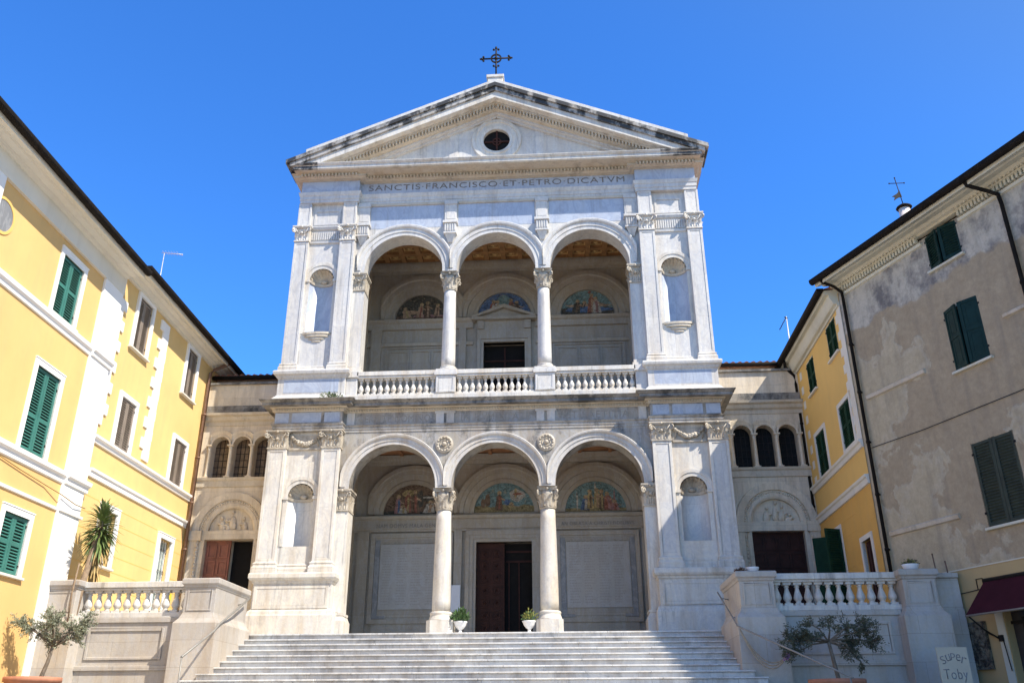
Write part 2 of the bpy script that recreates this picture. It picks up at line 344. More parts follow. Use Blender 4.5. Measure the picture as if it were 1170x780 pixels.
    def ball(s, c, r, n=8, m=0, sc=(1, 1, 1)):
        v = []; f = []; h = n // 2 + 1
        for i in range(h + 1):
            t = PI * i / h
            for j in range(n):
                a = 2 * PI * j / n; v.append((c[0] + r * sc[0] * math.sin(t) * math.cos(a), c[1] + r * sc[1] * math.sin(t) * math.sin(a), c[2] + r * sc[2] * math.cos(t)))
        for i in range(h):
            for j in range(n): f.append((i * n + j, (i + 1) * n + j, (i + 1) * n + (j + 1) % n, i * n + (j + 1) % n))
        s.add(v, f, m, True)
    def xform(s, M, start=0):
        for i in range(start, len(s.v)): s.v[i] = tuple(M @ Vector(s.v[i]))
        return s
    def mirror_x(s):
        s.v = [(-x, y, z) for x, y, z in s.v]; s.f = [list(reversed(f)) for f in s.f]; return s
    def build(s, name, mats, parent=None, bevel=0.0, seg=1):
        me = bpy.data.meshes.new(name); me.from_pydata(s.v, [], s.f)
        mats = [mats] if isinstance(mats, str) else mats
        for m in mats: me.materials.append(MATS[m])
        me.polygons.foreach_set('material_index', s.m); me.polygons.foreach_set('use_smooth', s.s)
        bm = bmesh.new(); bm.from_mesh(me); bmesh.ops.remove_doubles(bm, verts=bm.verts, dist=1e-5)
        bmesh.ops.recalc_face_normals(bm, faces=bm.faces); bm.to_mesh(me); bm.free(); me.update()
        o = bpy.data.objects.new(name, me); COL.objects.link(o)
        if parent is not None: o.parent = parent
        if bevel:
            b = o.modifiers.new('bevel', 'BEVEL'); b.width = bevel; b.segments = seg; b.limit_method = 'ANGLE'; b.angle_limit = R(40)
        return o
def bx(*a, mats='marble_white', name='block', parent=None, bevel=0.0):
    b = MB(); b.box(*a); return b.build(name, mats, parent, bevel)
def thing(name, label, cat, loc=(0, 0, 0), rz=0.0, group=None):
    o = bpy.data.objects.new(name, None); COL.objects.link(o); o.location = loc; o.rotation_euler = (0, 0, rz)
    o['label'] = label; o['category'] = cat
    if group: o['group'] = group
    o.empty_display_size = 0.3
    return o
def tag(o, label, cat, group=None):
    o['label'] = label; o['category'] = cat
    if group: o['group'] = group
    return o
def struct(o): o['kind'] = 'structure'; return o
def copy_tree(o, parent=None):
    c = o.copy(); COL.objects.link(c); c.parent = parent
    for ch in list(o.children): copy_tree(ch, c)
    return c
def arch_wall(b, x0, x1, zbase, zc, ztop, arches, y0, y1, m=0, n=24, back=True):
    """wall with round-headed openings [(cx, r)]; openings run from zbase up"""
    segs = []; x = x0
    for cx, r in arches:
        segs.append((x, cx - r, None)); segs.append((cx - r, cx + r, (cx, r))); x = cx + r
    segs.append((x, x1, None))
    def q(p): b.add(p, [(0, 1, 2, 3)], m)
    for a, c, ar in segs:
        if ar is None:
            if c - a < 1e-4: continue
            b.box(a, c, y0, y1, zbase, ztop, m)
        else:
            cx, r = ar; P = [(cx - r * math.cos(PI * i / n), zc + r * math.sin(PI * i / n)) for i in range(n + 1)]
            for (xa, za), (xb, zb) in zip(P, P[1:]):
                q([(xa, y0, za), (xb, y0, zb), (xb, y0, ztop), (xa, y0, ztop)])
                if back: q([(xa, y1, za), (xb, y1, zb), (xb, y1, ztop), (xa, y1, ztop)])
                b.add([(xa, y0, za), (xb, y0, zb), (xb, y1, zb), (xa, y1, za)], [(0, 1, 2, 3)], m)
            q([(cx - r, y0, ztop), (cx + r, y0, ztop), (cx + r, y1, ztop), (cx - r, y1, ztop)])
def frame_xz(b, x0, x1, z0, z1, w, y0, y1, m=0):
    b.box(x0, x0 + w, y0, y1, z0, z1, m); b.box(x1 - w, x1, y0, y1, z0, z1, m)
    b.box(x0 + w, x1 - w, y0, y1, z0, z0 + w, m); b.box(x0 + w, x1 - w, y0, y1, z1 - w, z1, m)
def dentils(b, path, out0, out1, z0, z1, w=0.07, gap=0.06, m=0):
    for (ax, ay), (cx_, cy_) in zip(path, path[1:]):
        A = Vector((ax, ay)); B = Vector((cx_, cy_)); L = (B - A).length; d = (B - A) / L; nn = Vector((d.y, -d.x))
        k = int((L + gap) / (w + gap))
        if k < 1: continue
        pitch = L / k
        for i in range(k):
            p = A + d * (pitch * (i + 0.5) - w / 2); q = p + d * w
            pts = [p + nn * out0, q + nn * out0, q + nn * out1, p + nn * out1]
            b.prism_xy([(t.x, t.y) for t in pts], z0, z1, m)
def leaf_strip(b, base, out, h, w, curl, m=0, up=Vector((0, 0, 1)), t=0.018, n=5):
    """acanthus-like leaf: rises along a bell and curls outwards"""
    base = Vector(base); out = Vector(out).normalized(); side = out.cross(up).normalized(); v = []; 
    for i in range(n + 1):
        u = i / n; c = curl * max(0, u - 0.35) ** 2 / 0.42; zz = h * (u - 0.22 * max(0, u - 0.75) / 0.25 * 0.6)
        ww = w * (0.75 + 0.5 * math.sin(PI * min(1, u * 1.15))) * (1 if u < 0.8 else 1 - (u - 0.8) * 2.2)
        for sgn, tt in ((-1, 0), (0, 0.02), (1, 0), (1, -t), (-1, -t)):
            v.append(base + out * (c + tt + (0.012 if sgn == 0 else 0)) + up * zz + side * ww * 0.5 * sgn)
    k = 5; f = [(i * k + j, i * k + (j + 1) % k, (i + 1) * k + (j + 1) % k, (i + 1) * k + j) for i in range(n) for j in range(k)]
    f += [tuple(range(k)), tuple(range(n * k, n * k + k))]
    b.add(v, f, m)
def volute(b, c, axis, r, th, m=0, turns=1.6, tube=0.022):
    """spiral scroll in the plane spanned by 'axis' (outwards) and z"""
    c = Vector(c); ax = Vector(axis).normalized(); pts = []
    for i in range(22):
        a = PI / 2 - turns * 2 * PI * i / 21; rr = r * (1 - 0.8 * i / 21)
        pts.append(c + ax * rr * math.cos(a) + Vector((0, 0, 1)) * rr * math.sin(a))
    b.tube(pts, th, 6, m)
    b.ball(c, r * 0.35, 6, m)
def column_capital(cx, cy, z0, z1, rb, wt):
    """corinthian capital of a round column: astragal, bell, two rows of leaves, corner scrolls, abacus"""
    b = MB(); h = z1 - z0; ab = h * 0.16; H = h - ab
    b.lathe(cx, cy, [(rb + 0.0, z0), (rb + 0.03, z0 + 0.02), (rb + 0.03, z0 + 0.045), (rb, z0 + 0.06), (rb, z0 + H * 0.45), (rb + 0.05, z0 + H * 0.8), (wt * 0.86, z0 + H)], 20)
    for row, (zz, hh, ro, cu) in enumerate(((z0 + 0.05, H * 0.46, 0.008, 0.075), (z0 + 0.07, H * 0.74, 0.012, 0.10))):
        for i in range(8):
            a = 2 * PI * (i + 0.5 * row) / 8; o = Vector((math.cos(a), math.sin(a), 0))
            leaf_strip(b, Vector((cx, cy, zz)) + o * (rb + ro), o, hh, 0.15, cu)
    for i in range(4):
        a = PI / 4 + i * PI / 2; o = Vector((math.cos(a), math.sin(a), 0))
        volute(b, Vector((cx, cy, z0 + H * 0.86)) + o * (wt * 1.16), o, 0.085, 0.024)
        b.tube([Vector((cx, cy, z0 + H * 0.5)) + o * (rb + 0.02), Vector((cx, cy, z0 + H * 0.75)) + o * (rb + 0.08), Vector((cx, cy, z0 + H * 0.95)) + o * (wt * 1.13)], 0.022, 6)
        o2 = Vector((math.cos(i * PI / 2), math.sin(i * PI / 2), 0)); b.ball(Vector((cx, cy, z0 + H + ab * 0.4)) + o2 * wt * 0.93, 0.045, 8)
    pts = []
    for i in range(4):
        a0 = -3 * PI / 4 + i * PI / 2; c0 = Vector((math.cos(a0), math.sin(a0))) * wt * 1.33; a1 = a0 + PI / 2; c1 = Vector((math.cos(a1), math.sin(a1))) * wt * 1.33
        for j in range(6):
            u = j / 6; p = c0 * (1 - u) + c1 * u; mid = (c0 + c1) / 2; p -= mid.normalized() * 0.07 * math.sin(PI * u); pts.append((cx + p.x, cy + p.y))
    b.prism_xy(pts, z0 + H, z0 + H + ab * 0.5); b.prism_xy([(cx + (x - cx) * 1.05, cy + (y - cy) * 1.05) for x, y in pts], z0 + H + ab * 0.5, z1)
    return b
def pilaster_capital(x0, x1, z0, z1, yf, yb, sides=True):
    """flat capital of a pilaster: leaves in front, scrolls at the corners"""
    b = MB(); h = z1 - z0; w = x1 - x0; xc = (x0 + x1) / 2; ab = h * 0.15; H = h - ab
    b.box(x0 - 0.02, x1 + 0.02, yf - 0.03, yb, z0, z0 + 0.05)
    b.hexa((x0, x1, yf, yb, z0 + 0.05), (x0 - 0.02, x1 + 0.02, yf - 0.05, yb, z0 + H))
    o = Vector((0, -1, 0)); k = max(3, int(round(w / 0.16)))
    for i in range(k): leaf_strip(b, (x0 + w * (i + 0.5) / k, yf - 0.005, z0 + 0.05), o, H * 0.45, w / k * 0.85, 0.07)
    for i in range(k - 1): leaf_strip(b, (x0 + w * (i + 1.0) / k, yf - 0.012, z0 + 0.06), o, H * 0.74, w / k * 0.8, 0.09)
    for sx in (-1, 1):
        xe = x0 if sx < 0 else x1
        volute(b, (xe + sx * 0.01, yf - 0.10, z0 + H * 0.82), (sx * 0.8, -0.6, 0), 0.085, 0.024)
        b.tube([(xc + sx * 0.04, yf - 0.03, z0 + H * 0.45), (xc + sx * w * 0.3, yf - 0.06, z0 + H * 0.72), (xe - sx * 0.02, yf - 0.09, z0 + H * 0.97)], 0.02, 6)
        for j in range(2): leaf_strip(b, (xe, yf + (yb - yf) * (0.3 + 0.4 * j), z0 + 0.05), (sx, 0, 0), H * 0.6, 0.1, 0.06)
    b.ball((xc, yf - 0.08, z0 + H * 0.62), 0.05, 8); b.ball((xc, yf - 0.11, z0 + H + ab * 0.4), 0.05, 8)
    b.box(x0 - 0.05, x1 + 0.05, yf - 0.10, yb, z0 + H, z0 + H + ab * 0.45); b.box(x0 - 0.075, x1 + 0.075, yf - 0.125, yb, z0 + H + ab * 0.45, z1)
    return b
def base_profile(z0, h, w):       # attic base: plinth, torus, scotia, torus; out-steps
    return [(0, z0), (w, z0), (w, z0 + h * 0.32), (w * 0.92, z0 + h * 0.34), (w * 1.0, z0 + h * 0.44), (w * 0.9, z0 + h * 0.55), (w * 0.55, z0 + h * 0.62), (w * 0.5, z0 + h * 0.72), (w * 0.66, z0 + h * 0.8), (w * 0.55, z0 + h * 0.9), (w * 0.15, z0 + h * 0.93), (0.0, z0 + h)]
def baluster(b, cx, cy, z0, z1, rmax, m=0, kind=0, n=10):
    h = z1 - z0; sq = rmax * 0.92
    b.box(cx - sq, cx + sq, cy - sq, cy + sq, z0, z0 + h * 0.10, m); b.box(cx - sq, cx + sq, cy - sq, cy + sq, z1 - h * 0.10, z1, m)
    if kind == 0: pr = [(0.55, 0.10), (0.62, 0.13), (0.5, 0.17), (0.85, 0.25), (1.0, 0.34), (0.9, 0.44), (0.6, 0.54), (0.42, 0.66), (0.40, 0.76), (0.6, 0.79), (0.62, 0.83), (0.45, 0.85), (0.6, 0.9)]
    else: pr = [(0.6, 0.10), (0.72, 0.13), (0.5, 0.17), (0.62, 0.2), (0.98, 0.30), (1.0, 0.36), (0.8, 0.50), (0.52, 0.66), (0.42, 0.78), (0.62, 0.81), (0.62, 0.84), (0.45, 0.86), (0.66, 0.9)]
    b.lathe(cx, cy, [(r * rmax, z0 + t * h) for r, t in pr], n, m, cap=False)
def text_obj(txt, x0, x1, y, z, h, mat, parent, name='lettering', depth=0.006, thin=0.0):
    cu = bpy.data.curves.new(name, 'FONT'); cu.body = txt; cu.size = 1.0; cu.extrude = 0.0; cu.offset = thin; cu.space_character = 1.12
    tmp = bpy.data.objects.new('tmp_text', cu); COL.objects.link(tmp)
    dg = bpy.context.evaluated_depsgraph_get(); me = bpy.data.meshes.new_from_object(tmp.evaluated_get(dg))
    bpy.data.objects.remove(tmp); bpy.data.curves.remove(cu)
    xs = [v.co.x for v in me.vertices]; ys = [v.co.y for v in me.vertices]
    w = max(xs) - min(xs); hh = max(ys) - min(ys); sx = (x1 - x0) / w; sz = h / hh; mx = min(xs); my = min(ys)
    for v in me.vertices:
        v.co = Vector((x0 + (v.co.x - mx) * sx, y, z + (v.co.y - my) * sz))
    bm = bmesh.new(); bm.from_mesh(me)
    r = bmesh.ops.extrude_face_region(bm, geom=bm.faces[:]); 
    for e in r['geom']:
        if isinstance(e, bmesh.types.BMVert): e.co.y += depth
    bm.to_mesh(me); bm.free(); me.materials.clear(); me.materials.append(MATS[mat])
    for p in me.polygons: p.material_index = 0
    o = bpy.data.objects.new(name, me); COL.objects.link(o); o.parent = parent; return o

F = 1.95          # church floor above the eye
G = 0.13          # paving beside the steps

# ------------------------------------------------------------------ ground and terrace
def ground():
    b = MB(); ys = [-400, -60, -25, -9, 400]; zs = [-1.75, -1.75, -1.65, G, G]; v = []
    for y, z_ in zip(ys, zs): v += [(-400, y, z_), (400, y, z_)]
    b.add(v, [(2 * i, 2 * i + 1, 2 * i + 3, 2 * i + 2) for i in range(4)])
    struct(b.build('ground', 'paving_stone'))
    b = MB()
    for s in (-1, 1):
        b.box(s * 5.68, s * 11.5, -5.27, 1.45, G - 0.1, F)
    b.box(-5.66, 5.66, -3.70, 1.45, G - 0.1, F)
    struct(b.build('terrace', 'marble_step'))
ground()

# ------------------------------------------------------------------ the church
church = thing('church', 'white marble church front with two tiers of three arches below a pediment', 'church', (0, 0, G))
church.location = (0, 0, 0)
def CH(b, name, mats, bevel=0.0, parent=None): return b.build(name, mats, parent or church, bevel)

# nave body and loggia shell
b = MB()
b.box(-6.55, 6.55, 4.25, 26, G, 17.3); b.box(-6.6, -5.05, 0.62, 4.25, G, 17.3); b.box(5.05, 6.6, 0.62, 4.25, G, 17.3)
CH(b, 'nave_wall', 'marble_wing')
b = MB(); b.box(-5.05, 5.05, 0.62, 4.25, 8.62, 9.04); CH(b, 'gallery_floor', 'marble_interior')
b = MB(); b.box(-5.05, 5.05, 0.62, 4.25, 16.35, 17.2); CH(b, 'attic_slab', 'marble_interior')

# back walls of both loggias ------------------------------------------------
YB = 3.8
def back_wall(z0, z1, zc, rl, door_w, door_h, name):
    b = MB()
    # door opening cut out of the wall
    b.box(-5.05, -door_w, YB + 0.1, 4.25, z0, z1); b.box(door_w, 5.05, YB + 0.1, 4.25, z0, z1); b.box(-door_w, door_w, YB + 0.1, 4.25, door_h, z1)
    # arcade ribs
    return b
b = back_wall(F, 8.62, 6.45, 1.03, 0.92, 5.48, 'lower')
for s in (-1, 1):                                   # pilaster strips between the bays
    for xc in (1.53, 4.72):
        w = 0.13 if xc < 2 else 0.2
        b.box(s * (xc - w), s * (xc + w), YB, YB + 0.1, F, 6.3)
b.sweep([(-5.05, YB + 0.1), (5.05, YB + 0.1)], [(0, 5.86), (0.10, 5.86), (0.10, 5.92), (0.13, 5.94), (0.12, 6.24), (0.2, 6.28), (0.24, 6.36), (0, 6.37)])
b.sweep([(-5.05, YB + 0.1), (5.05, YB + 0.1)], [(0, 8.14), (0.08, 8.15), (0.1, 8.25), (0.2, 8.3), (0.24, 8.46), (0, 8.47)])
for cx in (-3.07, 0, 3.07):
    b.ring(cx, 6.45, [(1.02, YB + 0.12), (1.02, YB + 0.02), (1.16, YB + 0.02), (1.18, YB + 0.05), (1.36, YB + 0.03), (1.38, YB - 0.02), (1.5, YB - 0.03), (1.535, YB - 0.07), (1.66, YB - 0.07), (1.66, YB + 0.12)], 0, PI, 40, cx - 1.535, cx + 1.535)
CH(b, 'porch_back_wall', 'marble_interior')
b = back_wall(9.04, 16.35, 13.72, 1.0, 0.75, 12.69, 'upper')
for s in (-1, 1):
    for xc in (1.53, 4.72):
        w = 0.13 if xc < 2 else 0.2
        b.box(s * (xc - w), s * (xc + w), YB, YB + 0.1, 9.04, 13.4)
for x0, x1 in ((-5.05, -1.15), (1.15, 5.05)):
    b.sweep([(x0, YB + 0.1), (x1, YB + 0.1)], [(0, 13.28), (0.1, 13.29), (0.12, 13.5), (0.2, 13.56), (0.24, 13.64), (0, 13.65)])
    b.sweep([(x0, YB + 0.1), (x1, YB + 0.1)], [(0, 12.62), (0.07, 12.63), (0.1, 12.74), (0, 12.76)])
b.sweep([(-5.05, YB + 0.1), (5.05, YB + 0.1)], [(0, 15.6), (0.08, 15.61), (0.1, 15.72), (0.22, 15.78), (0.26, 15.9), (0.26, 16.0), (0, 16.02)])
for cx in (-3.07, 0, 3.07):
    b.ring(cx, 13.72, [(1.0, YB + 0.12), (1.0, YB + 0.02), (1.13, YB + 0.02), (1.15, YB + 0.06), (1.38, YB + 0.03), (1.4, YB - 0.02), (1.55, YB - 0.03), (1.6, YB - 0.07), (1.74, YB - 0.07), (1.74, YB + 0.12)], 0, PI, 40, cx - 1.535, cx + 1.535)
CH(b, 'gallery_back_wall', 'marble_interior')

# war memorial slabs in the porch
for s in (-1, 1):
    b = MB(); cx = s * 3.07
    frame_xz(b, cx - 1.37, cx + 1.37, 2.92, 5.80, 0.14, YB - 0.02, YB + 0.12, 0)
    b.box(cx - 1.23, cx + 1.23, YB + 0.03, YB + 0.12, F + 0.3, 5.66, 0)
    b.box(cx - 1.22, cx - 1.06, YB + 0.0, YB + 0.035, 3.08, 5.58, 1); b.box(cx + 1.06, cx + 1.22, YB + 0.0, YB + 0.035, 3.08, 5.58, 1)
    for sg in (-1, 1): b.box(cx + sg * 0.8, cx + sg * 1.06, YB + 0.0, YB + 0.035, 3.08, 3.17, 1)
    b.box(cx - 1.03, cx + 1.03, YB - 0.01, YB + 0.035, 3.36, 5.44, 2); b.box(cx - 1.0, cx + 1.0, YB + 0.01, YB + 0.035, 3.12, 3.31, 0)
    for i in range(13): b.box(cx - 0.98 + i * 0.155, cx - 0.90 + i * 0.155, YB - 0.01, YB + 0.035, 5.47, 5.54, 0)
    o = CH(b, 'memorial_slab', ['marble_interior', 'marble_grey', 'marble_slab'])
    # lists of names: rows of tiny incised dashes
    b = MB(); rnd = random.Random(5 + s)
    for c in range(4):
        for r_ in range(22):
            x = cx - 0.94 + c * 0.48; z_ = 5.30 - r_ * 0.085; L = 0.22 + 0.17 * rnd.random()
            while L > 0.03:
                w = min(L, 0.03 + 0.05 * rnd.random()); b.box(x, x + w, YB - 0.014, YB - 0.009, z_, z_ + 0.022); x += w + 0.02; L -= w + 0.02
    b.build('lettering', 'letter_name', o)
# upper loggia wall panels
for s in (-1, 1):
    b = MB(); cx = s * 3.07
    for x0, x1 in ((-1.15, -0.42), (-0.37, 0.37), (0.42, 1.15)): frame_xz(b, cx + x0, cx + x1, 9.6, 12.45, 0.05, YB + 0.06, YB + 0.105)
    frame_xz(b, cx - 1.3, cx + 1.3, 9.4, 12.6, 0.06, YB + 0.05, YB + 0.104); CH(b, 'gallery_panel', 'marble_interior')

# main door
b = MB()
for s in (-1, 1):
    b.box(s * 0.92, s * 1.02, YB - 0.03, YB + 0.3, F, 5.48); b.box(s * 1.02, s * 1.14, YB - 0.07, YB + 0.12, F, 5.58); b.box(s * 1.14, s * 1.27, YB - 0.10, YB + 0.12, F, 5.70)
b.box(-1.02, 1.02, YB - 0.03, YB + 0.3, 5.48, 5.581); b.box(-1.14, 1.14, YB - 0.07, YB + 0.12, 5.58, 5.701); b.box(-1.27, 1.27, YB - 0.10, YB + 0.12, 5.70, 5.85)
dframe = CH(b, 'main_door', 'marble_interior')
b = MB(); b.box(-0.92, 0.0, YB + 0.2, YB + 0.27, F + 0.12, 5.47)
for c in range(2):
    for r_ in range(8):
        x = -0.80 + c * 0.40; z_ = F + 0.28 + r_ * 0.39
        frame_xz(b, x, x + 0.32, z_, z_ + 0.31, 0.035, YB + 0.175, YB + 0.2)
        b.ring(x + 0.16, z_ + 0.155, [(0.10, YB + 0.2), (0.10, YB + 0.17), (0.065, YB + 0.17), (0.065, YB + 0.2)], 0, 2 * PI, 14, closed=True)
        b.ball((x + 0.16, YB + 0.19, z_ + 0.155), 0.035, 6)
b.build('door_leaf', 'bronze_door', dframe)
b = MB(); b.box(-0.92, 0.03, YB + 0.1, YB + 0.25, F, F + 0.14); b.build('threshold', 'marble_white', dframe)
b = MB(); b.box(-0.92, 0.92, 4.20, 4.24, F, 5.5)  # black panel stands in for the unlit space behind the open door
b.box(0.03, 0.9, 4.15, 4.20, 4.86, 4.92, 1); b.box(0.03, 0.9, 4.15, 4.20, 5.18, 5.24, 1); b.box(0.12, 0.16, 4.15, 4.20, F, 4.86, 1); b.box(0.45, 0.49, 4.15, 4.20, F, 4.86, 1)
b.build('doorway_dark_panel', ['dark_void', 'wood_door_dark'], dframe)
# upper door with its own small pediment
b = MB()
for s in (-1, 1):
    b.box(s * 0.75, s * 0.86, YB - 0.02, YB + 0.3, 9.04, 12.69); b.box(s * 0.86, s * 0.98, YB - 0.06, YB + 0.12, 9.04, 12.80)
    b.box(s * 0.74, s * 0.98, YB - 0.12, YB - 0.06, 13.18, 13.50)
b.box(-0.86, 0.86, YB - 0.02, YB + 0.3, 12.69, 12.801); b.box(-0.98, 0.98, YB - 0.06, YB + 0.12, 12.80, 13.17); b.box(-0.95, 0.95, YB - 0.04, YB + 0.12, 13.17, 13.52)
b.box(-1.18, 1.18, YB - 0.22, YB + 0.12, 13.52, 13.64)
b.prism([(-1.0, 13.64), (1.0, 13.64), (0, 14.0)], YB - 0.06, YB + 0.12)
for s in (-1, 1): b.prism([(s * 1.22, 13.64), (s * 1.0, 13.64), (0, 13.98), (0, 14.12)], YB - 0.24, YB + 0.12)
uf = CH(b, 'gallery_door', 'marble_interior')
b = MB(); b.box(-0.75, 0.75, 4.20, 4.24, 9.04, 12.7); 
for i in range(6): b.box(-0.74, 0.74, 4.16, 4.20, 9.3 + i * 0.55, 9.36 + i * 0.55, 1)
b.box(-0.03, 0.03, 4.15, 4.20, 9.04, 12.6, 1)
b.build('door_leaf', ['dark_void', 'wood_door_dark'], uf)

# lunette paintings ---------------------------------------------------------
FM = ['fresco_sky', 'fresco_earth', 'fresco_red', 'fresco_blue', 'fresco_brown', 'fresco_flesh', 'fresco_gold', 'fresco_white', 'fresco_rose', 'fresco_dark']
def lunette(cx, cz, r, ground_h, figs, bgm=0, gm=1, extra=()):
    b = MB(); y = YB + 0.085
    P = [(cx + r * math.cos(PI * i / 32), cz + r * math.sin(PI * i / 32)) for i in range(33)]
    b.prism(P, y, y + 0.03, bgm)
    gh = ground_h * r; a = math.asin(ground_h)
    Q = [(cx + r * 0.995 * math.cos(a * i / 6), cz + r * 0.995 * math.sin(a * i / 6)) for i in range(7)]
    hill = [(cx + r * 0.9 * math.cos(a) * (1 - i / 4) , cz + gh * (1 + 0.25 * math.sin(i * 1.9))) for i in range(1, 8)]
    Q2 = [(2 * cx - x, z_) for x, z_ in reversed(Q)]
    b.prism(Q + [h for h in hill if abs(h[0] - cx) < r * 0.9 * math.cos(a)] + Q2, y - 0.006, y, gm)
    k = 0
    for e in extra:                                  # (x, z, rx, rz, mat): clouds, rocks, trees
        k += 1; x, z_, rx, rz, mi = e
        pts = [(cx + r * x + r * rx * math.cos(t) * (1 + 0.15 * math.sin(3 * t + k)), cz + r * z_ + r * rz * math.sin(t) * (1 + 0.12 * math.sin(4 * t + k))) for t in [2 * PI * i / 14 for i in range(14)]]
        b.prism(pts, y - 0.010 - 0.0005 * k, y - 0.006, mi)
    for (x, z_, h, w, robe, lean, mi2) in figs:
        k += 1; yy = y - 0.014 - 0.0012 * k; X = cx + r * x; Z = cz + r * z_; h *= r; w *= r; lean *= r
        sh = [(-0.5, 0), (-0.42, 0.3), (-0.34, 0.55), (-0.36, 0.72), (-0.12, 0.84), (0.12, 0.84), (0.36, 0.72), (0.34, 0.5), (0.44, 0.28), (0.52, 0)]
        b.prism([(X + w * px + lean * pz, Z + h * pz) for px, pz in sh], yy, yy + 0.008, robe)
        b.prism([(X + w * (0.02 + 0.2 * px) + lean * pz, Z + h * pz) for px, pz in ((-0.5, 0.05), (-0.2, 0.4), (-0.6, 0.66), (0.3, 0.78), (1.2, 0.6), (0.7, 0.3), (1.1, 0.02))], yy - 0.003, yy, mi2)
        b.prism([(X + lean + r * 0.075 * math.cos(t), Z + h * 0.92 + r * 0.075 * math.sin(t)) for t in [2 * PI * i / 12 for i in range(12)]], yy + 0.002, yy + 0.006, 6)
        b.prism([(X + lean + r * 0.045 * math.cos(t), Z + h * 0.91 + r * 0.055 * math.sin(t)) for t in [2 * PI * i / 12 for i in range(12)]], yy - 0.003, yy + 0.002, 5)
        b.prism([(X + w * 0.2 + lean * 0.6, Z + h * 0.6), (X + w * 0.75 + lean * 0.6, Z + h * 0.5), (X + w * 0.78 + lean * 0.6, Z + h * 0.56), (X + w * 0.25 + lean * 0.7, Z + h * 0.68)], yy - 0.004, yy, 5)
    return CH(b, 'lunette_painting', FM)
lunette(-3.07, 6.46, 1.02, 0.10, [(-0.52, 0.02, 0.62, 0.26, 8, 0.0, 3), (-0.22, 0.04, 0.72, 0.28, 2, 0.03, 6), (0.05, 0.02, 0.78, 0.3, 4, -0.03, 2), (0.5, 0.03, 0.38, 0.4, 7, 0.06, 5), (-0.36, 0.02, 0.24, 0.3, 7, 0.0, 6)], 4, 9, ((0.45, 0.52, 0.3, 0.1, 9), (0.5, 0.55, 0.3, 0.03, 7), (-0.2, 0.7, 0.2, 0.12, 6), (0.2, 0.5, 0.12, 0.3, 9)))
lunette(0, 6.48, 1.02, 0.20, [(-0.18, 0.06, 0.62, 0.26, 4, 0.02, 2), (0.14, 0.05, 0.22, 0.4, 1, 0.1, 6)], 0, 1, ((0.42, 0.55, 0.26, 0.2, 7), (0.38, 0.62, 0.05, 0.16, 6), (0.45, 0.6, 0.16, 0.04, 2), (-0.55, 0.4, 0.09, 0.22, 4), (-0.7, 0.3, 0.07, 0.16, 4), (0.1, 0.32, 0.1, 0.1, 3)))
lunette(3.07, 6.46, 1.02, 0.10, [(-0.36, 0.04, 0.46, 0.3, 3, 0.04, 7), (-0.18, 0.08, 0.62, 0.22, 6, 0.0, 4), (0.05, 0.1, 0.64, 0.26, 6, 0.0, 5), (0.2, 0.08, 0.62, 0.2, 4, 0.0, 6), (0.44, 0.03, 0.58, 0.34, 2, -0.06, 8), (0.62, 0.02, 0.3, 0.3, 8, 0.0, 2)], 0, 1, ((-0.6, 0.35, 0.03, 0.3, 7), (0.0, 0.75, 0.03, 0.2, 7), (0.62, 0.4, 0.03, 0.3, 8)))
lunette(-3.07, 13.73, 0.98, 0.14, [(-0.55, 0.05, 0.42, 0.34, 5, -0.1, 6), (-0.1, 0.05, 0.6, 0.26, 5, 0.08, 2), (0.2, 0.06, 0.66, 0.26, 4, 0.0, 5), (0.55, 0.1, 0.5, 0.22, 5, 0.05, 4)], 9, 4, ((-0.4, 0.28, 0.4, 0.08, 5), (0.2, 0.12, 0.6, 0.06, 8)))
lunette(0, 13.73, 0.98, 0.12, [(-0.5, 0.08, 0.6, 0.28, 2, 0.1, 7), (-0.26, 0.1, 0.56, 0.26, 7, 0.0, 6), (0.3, 0.1, 0.62, 0.28, 2, -0.05, 4), (0.52, 0.06, 0.56, 0.3, 9, -0.05, 4)], 3, 9, ((0.0, 0.6, 0.28, 0.3, 0), (-0.05, 0.4, 0.2, 0.1, 3)))
lunette(3.07, 13.73, 0.98, 0.26, [(-0.45, 0.06, 0.52, 0.34, 9, 0.1, 4), (-0.2, 0.3, 0.2, 0.2, 9, 0.1, 5), (0.14, 0.06, 0.78, 0.3, 2, 0.03, 5), (0.34, 0.04, 0.66, 0.36, 7, -0.02, 8)], 0, 9, ((0.0, 0.36, 0.86, 0.06, 5), (0.0, 0.2, 0.9, 0.12, 3), (0.1, 0.92, 0.06, 0.05, 2)))
text_obj('NAM DOMVS MALA GENTIVM', -4.28, -1.9, YB - 0.045, 5.985, 0.13, 'letter_ink', church)
text_obj('AN OBLATA A CHRISTI FIDELIBVS', 1.9, 4.3, YB - 0.045, 5.985, 0.11, 'letter_ink', church)

